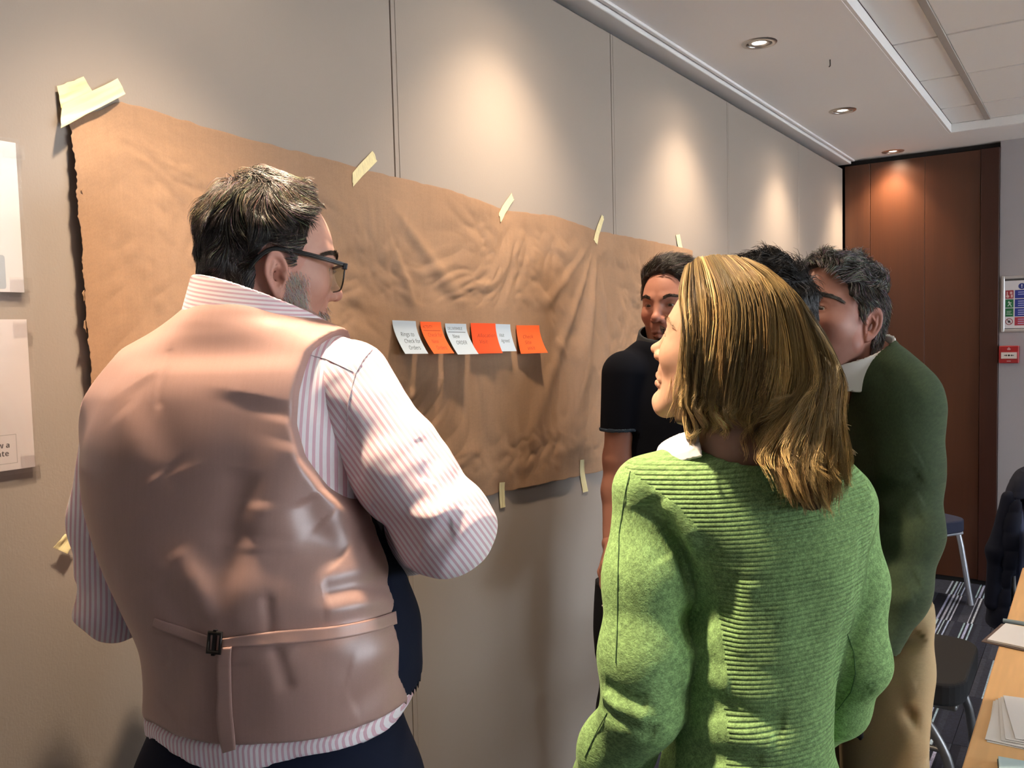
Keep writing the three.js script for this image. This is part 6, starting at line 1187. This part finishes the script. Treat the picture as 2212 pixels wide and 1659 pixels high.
// ---------------------------------------------------------------- the grey-haired man in the dark green jumper
{
  const fwd = facing(-88), A = V(-fwd.z, 0, fwd.x), D = 1.68;
  const t = person('grey-haired man in a dark green jumper, white shirt collar and khaki trousers', at(1920, 1250, D));
  const rows = rowsOf([[742, 1850, 1922, D, 0.06], [765, 1822, 1948, D, 0.085], [795, 1800, 1972, D, 0.11], [840, 1785, 1995, D, 0.14], [920, 1778, 2012, D, 0.165], [1030, 1778, 2006, D, 0.17], [1130, 1790, 1998, D, 0.17], [1230, 1806, 1996, D, 0.165], [1300, 1815, 2000, D, 0.16]], fwd);
  const torso = union(0.05, stack(rows, A, fwd, 2.3), cap(at(1900, 790, 1.66), at(1955, 860, 1.60), 0.045, 0.062), cap(at(1840, 790, 1.74), at(1830, 860, 1.84), 0.045, 0.06));
  const arm = chain([J(1955, 885, 1.59, 0.066), J(1958, 1020, 1.56, 0.058), J(1960, 1150, 1.54, 0.056), J(1938, 1270, 1.52, 0.050), J(1900, 1385, 1.51, 0.038)], 0.03), arm2 = chain([J(1830, 870, 1.84, 0.064), J(1850, 1150, 1.86, 0.056), J(1800, 1330, 1.78, 0.04)], 0.03);
  const solid = (x, y, z) => smin(torso(x, y, z), Math.min(arm(x, y, z), arm2(x, y, z)), 0.02);
  const cr = creaseOf(solid, [[[[1985, 1022], [1950, 1045], [1900, 1075]], 0.018, 0.007], [[[1990, 992], [1960, 1005], [1905, 1035]], 0.02, -0.005], [[[1990, 1075], [1960, 1090], [1905, 1110]], 0.018, -0.005], [[[1990, 1110], [1940, 1130], [1890, 1130]], 0.016, 0.006], [[[1985, 1250], [1950, 1265], [1905, 1262]], 0.016, 0.006], [[[1975, 1290], [1940, 1300], [1900, 1290]], 0.014, -0.005], [[[1900, 765], [1903, 800], [1915, 838]], 0.006, 0.003], [[[1870, 930], [1880, 1040], [1885, 1150]], 0.02, 0.007]]);
  const Bp = at(1846, 802, 1.67), cut = cap(Bp, at(1850, 690, 1.66), 0.062, 0.074), veeC = cap(at(1825, 800, 1.66), at(1800, 900, 1.64), 0.05, 0.008);
  const jumper = (x, y, z) => { let d = solid(x, y, z) + 0.5 * cr(x, y, z) + 0.003 * fbm(x * 13, y * 10, z * 13, 3); d = smax(d, -cut(x, y, z), 0.006); return smax(d, -veeC(x, y, z), 0.01); };
  const [lo, hi] = box3([at(1760, 745, 1.6), at(2060, 745, 1.6), at(1760, 1400, 1.4), at(2060, 1400, 1.9), at(1760, 900, 1.95)], 0.04); lo[1] = Math.max(lo[1], at(1920, 1410, 1.5).y);
  const hemY = at(1990, 1300, 1.62).y;
  const bulk = (x, y, z) => Math.max(jumper(x, y, z), y < hemY ? smin(arm(x, y, z), arm2(x, y, z), 0.01) - 0.006 : -1);
  const gTex = dataTex(256, 256, (u, v, x, y) => { const n = 1 + 0.22 * (hash3(x, y, 3) - 0.5) + 0.08 * noise(x / 7, y / 7, 2); return [0.225 * n, 0.285 * n, 0.185 * n]; }); gTex.repeat.set(8, 8);
  addTo(t, 'jumper', geoOf(net(bulk, lo, hi, 0.0058, 0.014), { uv: (x, y, z) => [x * A.x + z * A.z + x * fwd.x + z * fwd.z, y] }), phys(0xffffff, 0.92, { map: gTex, sheen: 0.4, sheenColor: lin(0.10, 0.16, 0.08), sheenRoughness: 0.5 }));
  const col = collarSDF(at(1840, 822, 1.67), at(1850, 722, 1.665), facing(-105), 0.076, 0.062, 0.0035, 0.72), [ca, cb] = box3([at(1868, 770, 1.67)], 0.14);
  const whiteShirt = std(lin(0.80, 0.80, 0.76), 0.75);
  addTo(t, 'shirt_collar', geoOf(net(col, ca, cb, 0.0035)), whiteShirt, 'white shirt collar');
  addTo(t, 'shirt_front', geoOf(net((x, y, z) => Math.max(torso(x, y, z) + 0.012, -cut(x, y, z) + 0.03, veeC(x, y, z) - 0.03), lo, hi, 0.006)), whiteShirt);
  const hf = facing(-121), L = V(hf.z, 0, -hf.x), O = at(1873, 700, 1.60).addScaledVector(L, -0.078), HM = headMatrix(O, hf, -0.22, 0, 1.0), skin = [0.41, 0.195, 0.14];
  const hs = headSDF({ w: 1.0, jaw: 1.1, lid: 0.0036, ear: 0.95, flare: 0.35, neck: 0.056, neckTo: -0.10 });
  const neckP5 = cap(O.clone().addScaledVector(hf, -0.028).add(V(0, -0.05, 0)), at(1880, 790, 1.69), 0.052, 0.056);
  const w1 = at(1904, 1372, 1.525), w2 = at(1800, 1330, 1.78);
  addTo(t, 'body', mergeGeometries([geoOf(net(hs, [-0.115, -0.2, -0.13], [0.115, 0.14, 0.13], 0.0026), { color: skinColor(skin, { stubble: 0.2 }), matrix: HM }), geoOf(net((x, y, z) => Math.min(torso(x, y, z) + 0.035, arm(x, y, z) + 0.016, arm2(x, y, z) + 0.016, neckP5(x, y, z)), [lo[0], lo[1], lo[2]], [hi[0], hi[1] + 0.12, hi[2]], 0.010), { color: () => skin }), handGeo(handAt(w1, at(1884, 1480, 1.60).sub(w1), V(0.2, 0, 0.9)), skin), handGeo(handAt(w2, at(1770, 1420, 1.74).sub(w2), V(-0.2, 0, -0.9)), skin)]), skinMat);
  eyes(t, HM, [0.07, 0.055, 0.045]);
  seed = 51;
  hairBrows(t, HM, { face: hs, w: 1.0, top: 0.015, side: 0.009, root: [0.06, 0.055, 0.05], n: 13000, seg: 4, wave: 0.36, width: 0.00055, len: (p) => mix(0.016, 0.034, sstep(0.04, 0.1, p.y)), lift: (p) => mix(0.25, 0.7, sstep(0.07, 0.11, p.y)), flow: (p) => p.y > 0.075 ? V(0.35, 0, 0.9) : V(p.x * 1.5, -0.9, -0.45), col: () => { const q = rnd(); return q < 0.42 ? [0.50, 0.48, 0.44].map((c) => c * rr(0.55, 1.1)) : q < 0.7 ? [0.12, 0.11, 0.10] : [0.045, 0.038, 0.033]; } });
  const khTex = dataTex(256, 256, (u, v, x, y) => { const n = 1 + 0.08 * (hash3(x, y, 3) - 0.5) + 0.04 * (((x + y) % 6) / 6 - 0.5); return [0.70 * n, 0.615 * n, 0.46 * n]; }); khTex.repeat.set(10, 10);
  const khaki = std(0xffffff, 0.85, { map: khTex });
  const tr = stack(rowsOf([[1240, 1835, 2006, 1.66, 0.13], [1300, 1835, 2016, 1.64, 0.14], [1380, 1835, 2002, 1.64, 0.14], [1480, 1840, 1978, 1.64, 0.13], [1580, 1848, 1980, 1.64, 0.12], [1680, 1860, 2000, 1.64, 0.11]], fwd), A, fwd, 2.2);
  const hip = at(1878, 1420, 1.66); hip.y = 0.90;
  const crT = creaseOf(tr, [[[[1925, 1385], [1955, 1345], [1980, 1310]], 0.014, -0.006], [[[1925, 1400], [1945, 1460], [1965, 1540], [1985, 1640]], 0.016, 0.010], [[[1928, 1405], [1930, 1500], [1936, 1640]], 0.005, 0.003], [[[1940, 1400], [1965, 1388], [1985, 1370]], 0.014, 0.006], [[[1940, 1455], [1962, 1468], [1980, 1466]], 0.014, -0.006], [[[1965, 1500], [1985, 1560], [1998, 1640]], 0.014, -0.006]]);
  lowerBody(t, hip, fwd, { w: 0.07, r: 0.080, back: 0.07, mat: khaki, shoe: std(lin(0.05, 0.03, 0.018), 0.4), topY: at(1925, 1262, 1.66).y, extra: [tr], fold: (x, y, z) => crT(x, y, z) + 0.003 * noise(x * 9, y * 8, z * 9), h: 0.0065 });
}
// ---------------------------------------------------------------- quilted jacket over the chair beside the second table
{
  const t = thing('jacket', 'dark navy quilted jacket hung over a chair back by the second table', 'jacket', [1.06, 0, -3.98]);
  const D = 3.42;
  const fwd = V(1, 0, 0.0), rows = [[0.95, 1.098, 0.025, 0.09], [0.925, 1.088, 0.042, 0.17], [0.86, 1.077, 0.054, 0.215], [0.74, 1.057, 0.062, 0.235], [0.58, 1.052, 0.066, 0.235], [0.42, 1.032, 0.069, 0.235], [0.33, 1.022, 0.066, 0.225]].map(([y, x, b, a]) => ({ c: V(x, y, -3.98), a, b }));
  const body = stack(rows, V(0, 0, 1), fwd, 2.5), sl1 = chain([{ p: V(1.045, 0.86, -3.79), r: 0.028 }, { p: V(1.005, 0.65, -3.78), r: 0.033 }, { p: V(0.996, 0.44, -3.785), r: 0.032 }]), sl2 = chain([{ p: V(1.045, 0.86, -4.17), r: 0.028 }, { p: V(1.005, 0.65, -4.18), r: 0.033 }, { p: V(0.996, 0.44, -4.175), r: 0.032 }]);
  const quilt = (y) => { const q = ((y / 0.075) % 1 + 1) % 1; return 0.0014 * Math.pow(Math.abs(q - 0.5) * 2, 2.5); };
  const back = box, slot = (x, y, z) => Math.min(Math.max(Math.abs(x - 1.062) - 0.045, Math.abs(z + 3.98) - 0.215, y - 0.86), Math.max(1.062 - x, Math.abs(z + 3.98) - 0.232, y - 0.56));
  const shell = (x, y, z) => smax(body(x, y, z) + quilt(y + 0.02 * noise(x * 4, 1, z * 4)) + 0.004 * noise(x * 6, y * 6, z * 6), -slot(x, y, z), 0.005);
  const nav = phys(lin(0.005, 0.008, 0.02), 0.8, { specularIntensity: 0.5 });
  const g = geoOf(net(shell, [0.85, 0.34, -4.36], [1.25, 1.05, -3.6], 0.008, 0.014)); g.translate(-1.06, 0, 3.98); part('shell', g, nav, t);
  for (const f of [sl1, sl2]) { const q = geoOf(net((x, y, z) => f(x, y, z) + quilt(y) + 0.003 * noise(x * 9, y * 9, z * 9), [0.9, 0.36, -4.32], [1.2, 0.98, -3.64], 0.007, 0.01)); q.translate(-1.06, 0, 3.98); part('sleeve', q, nav, t); }
}
renderer.render(scene, camera);
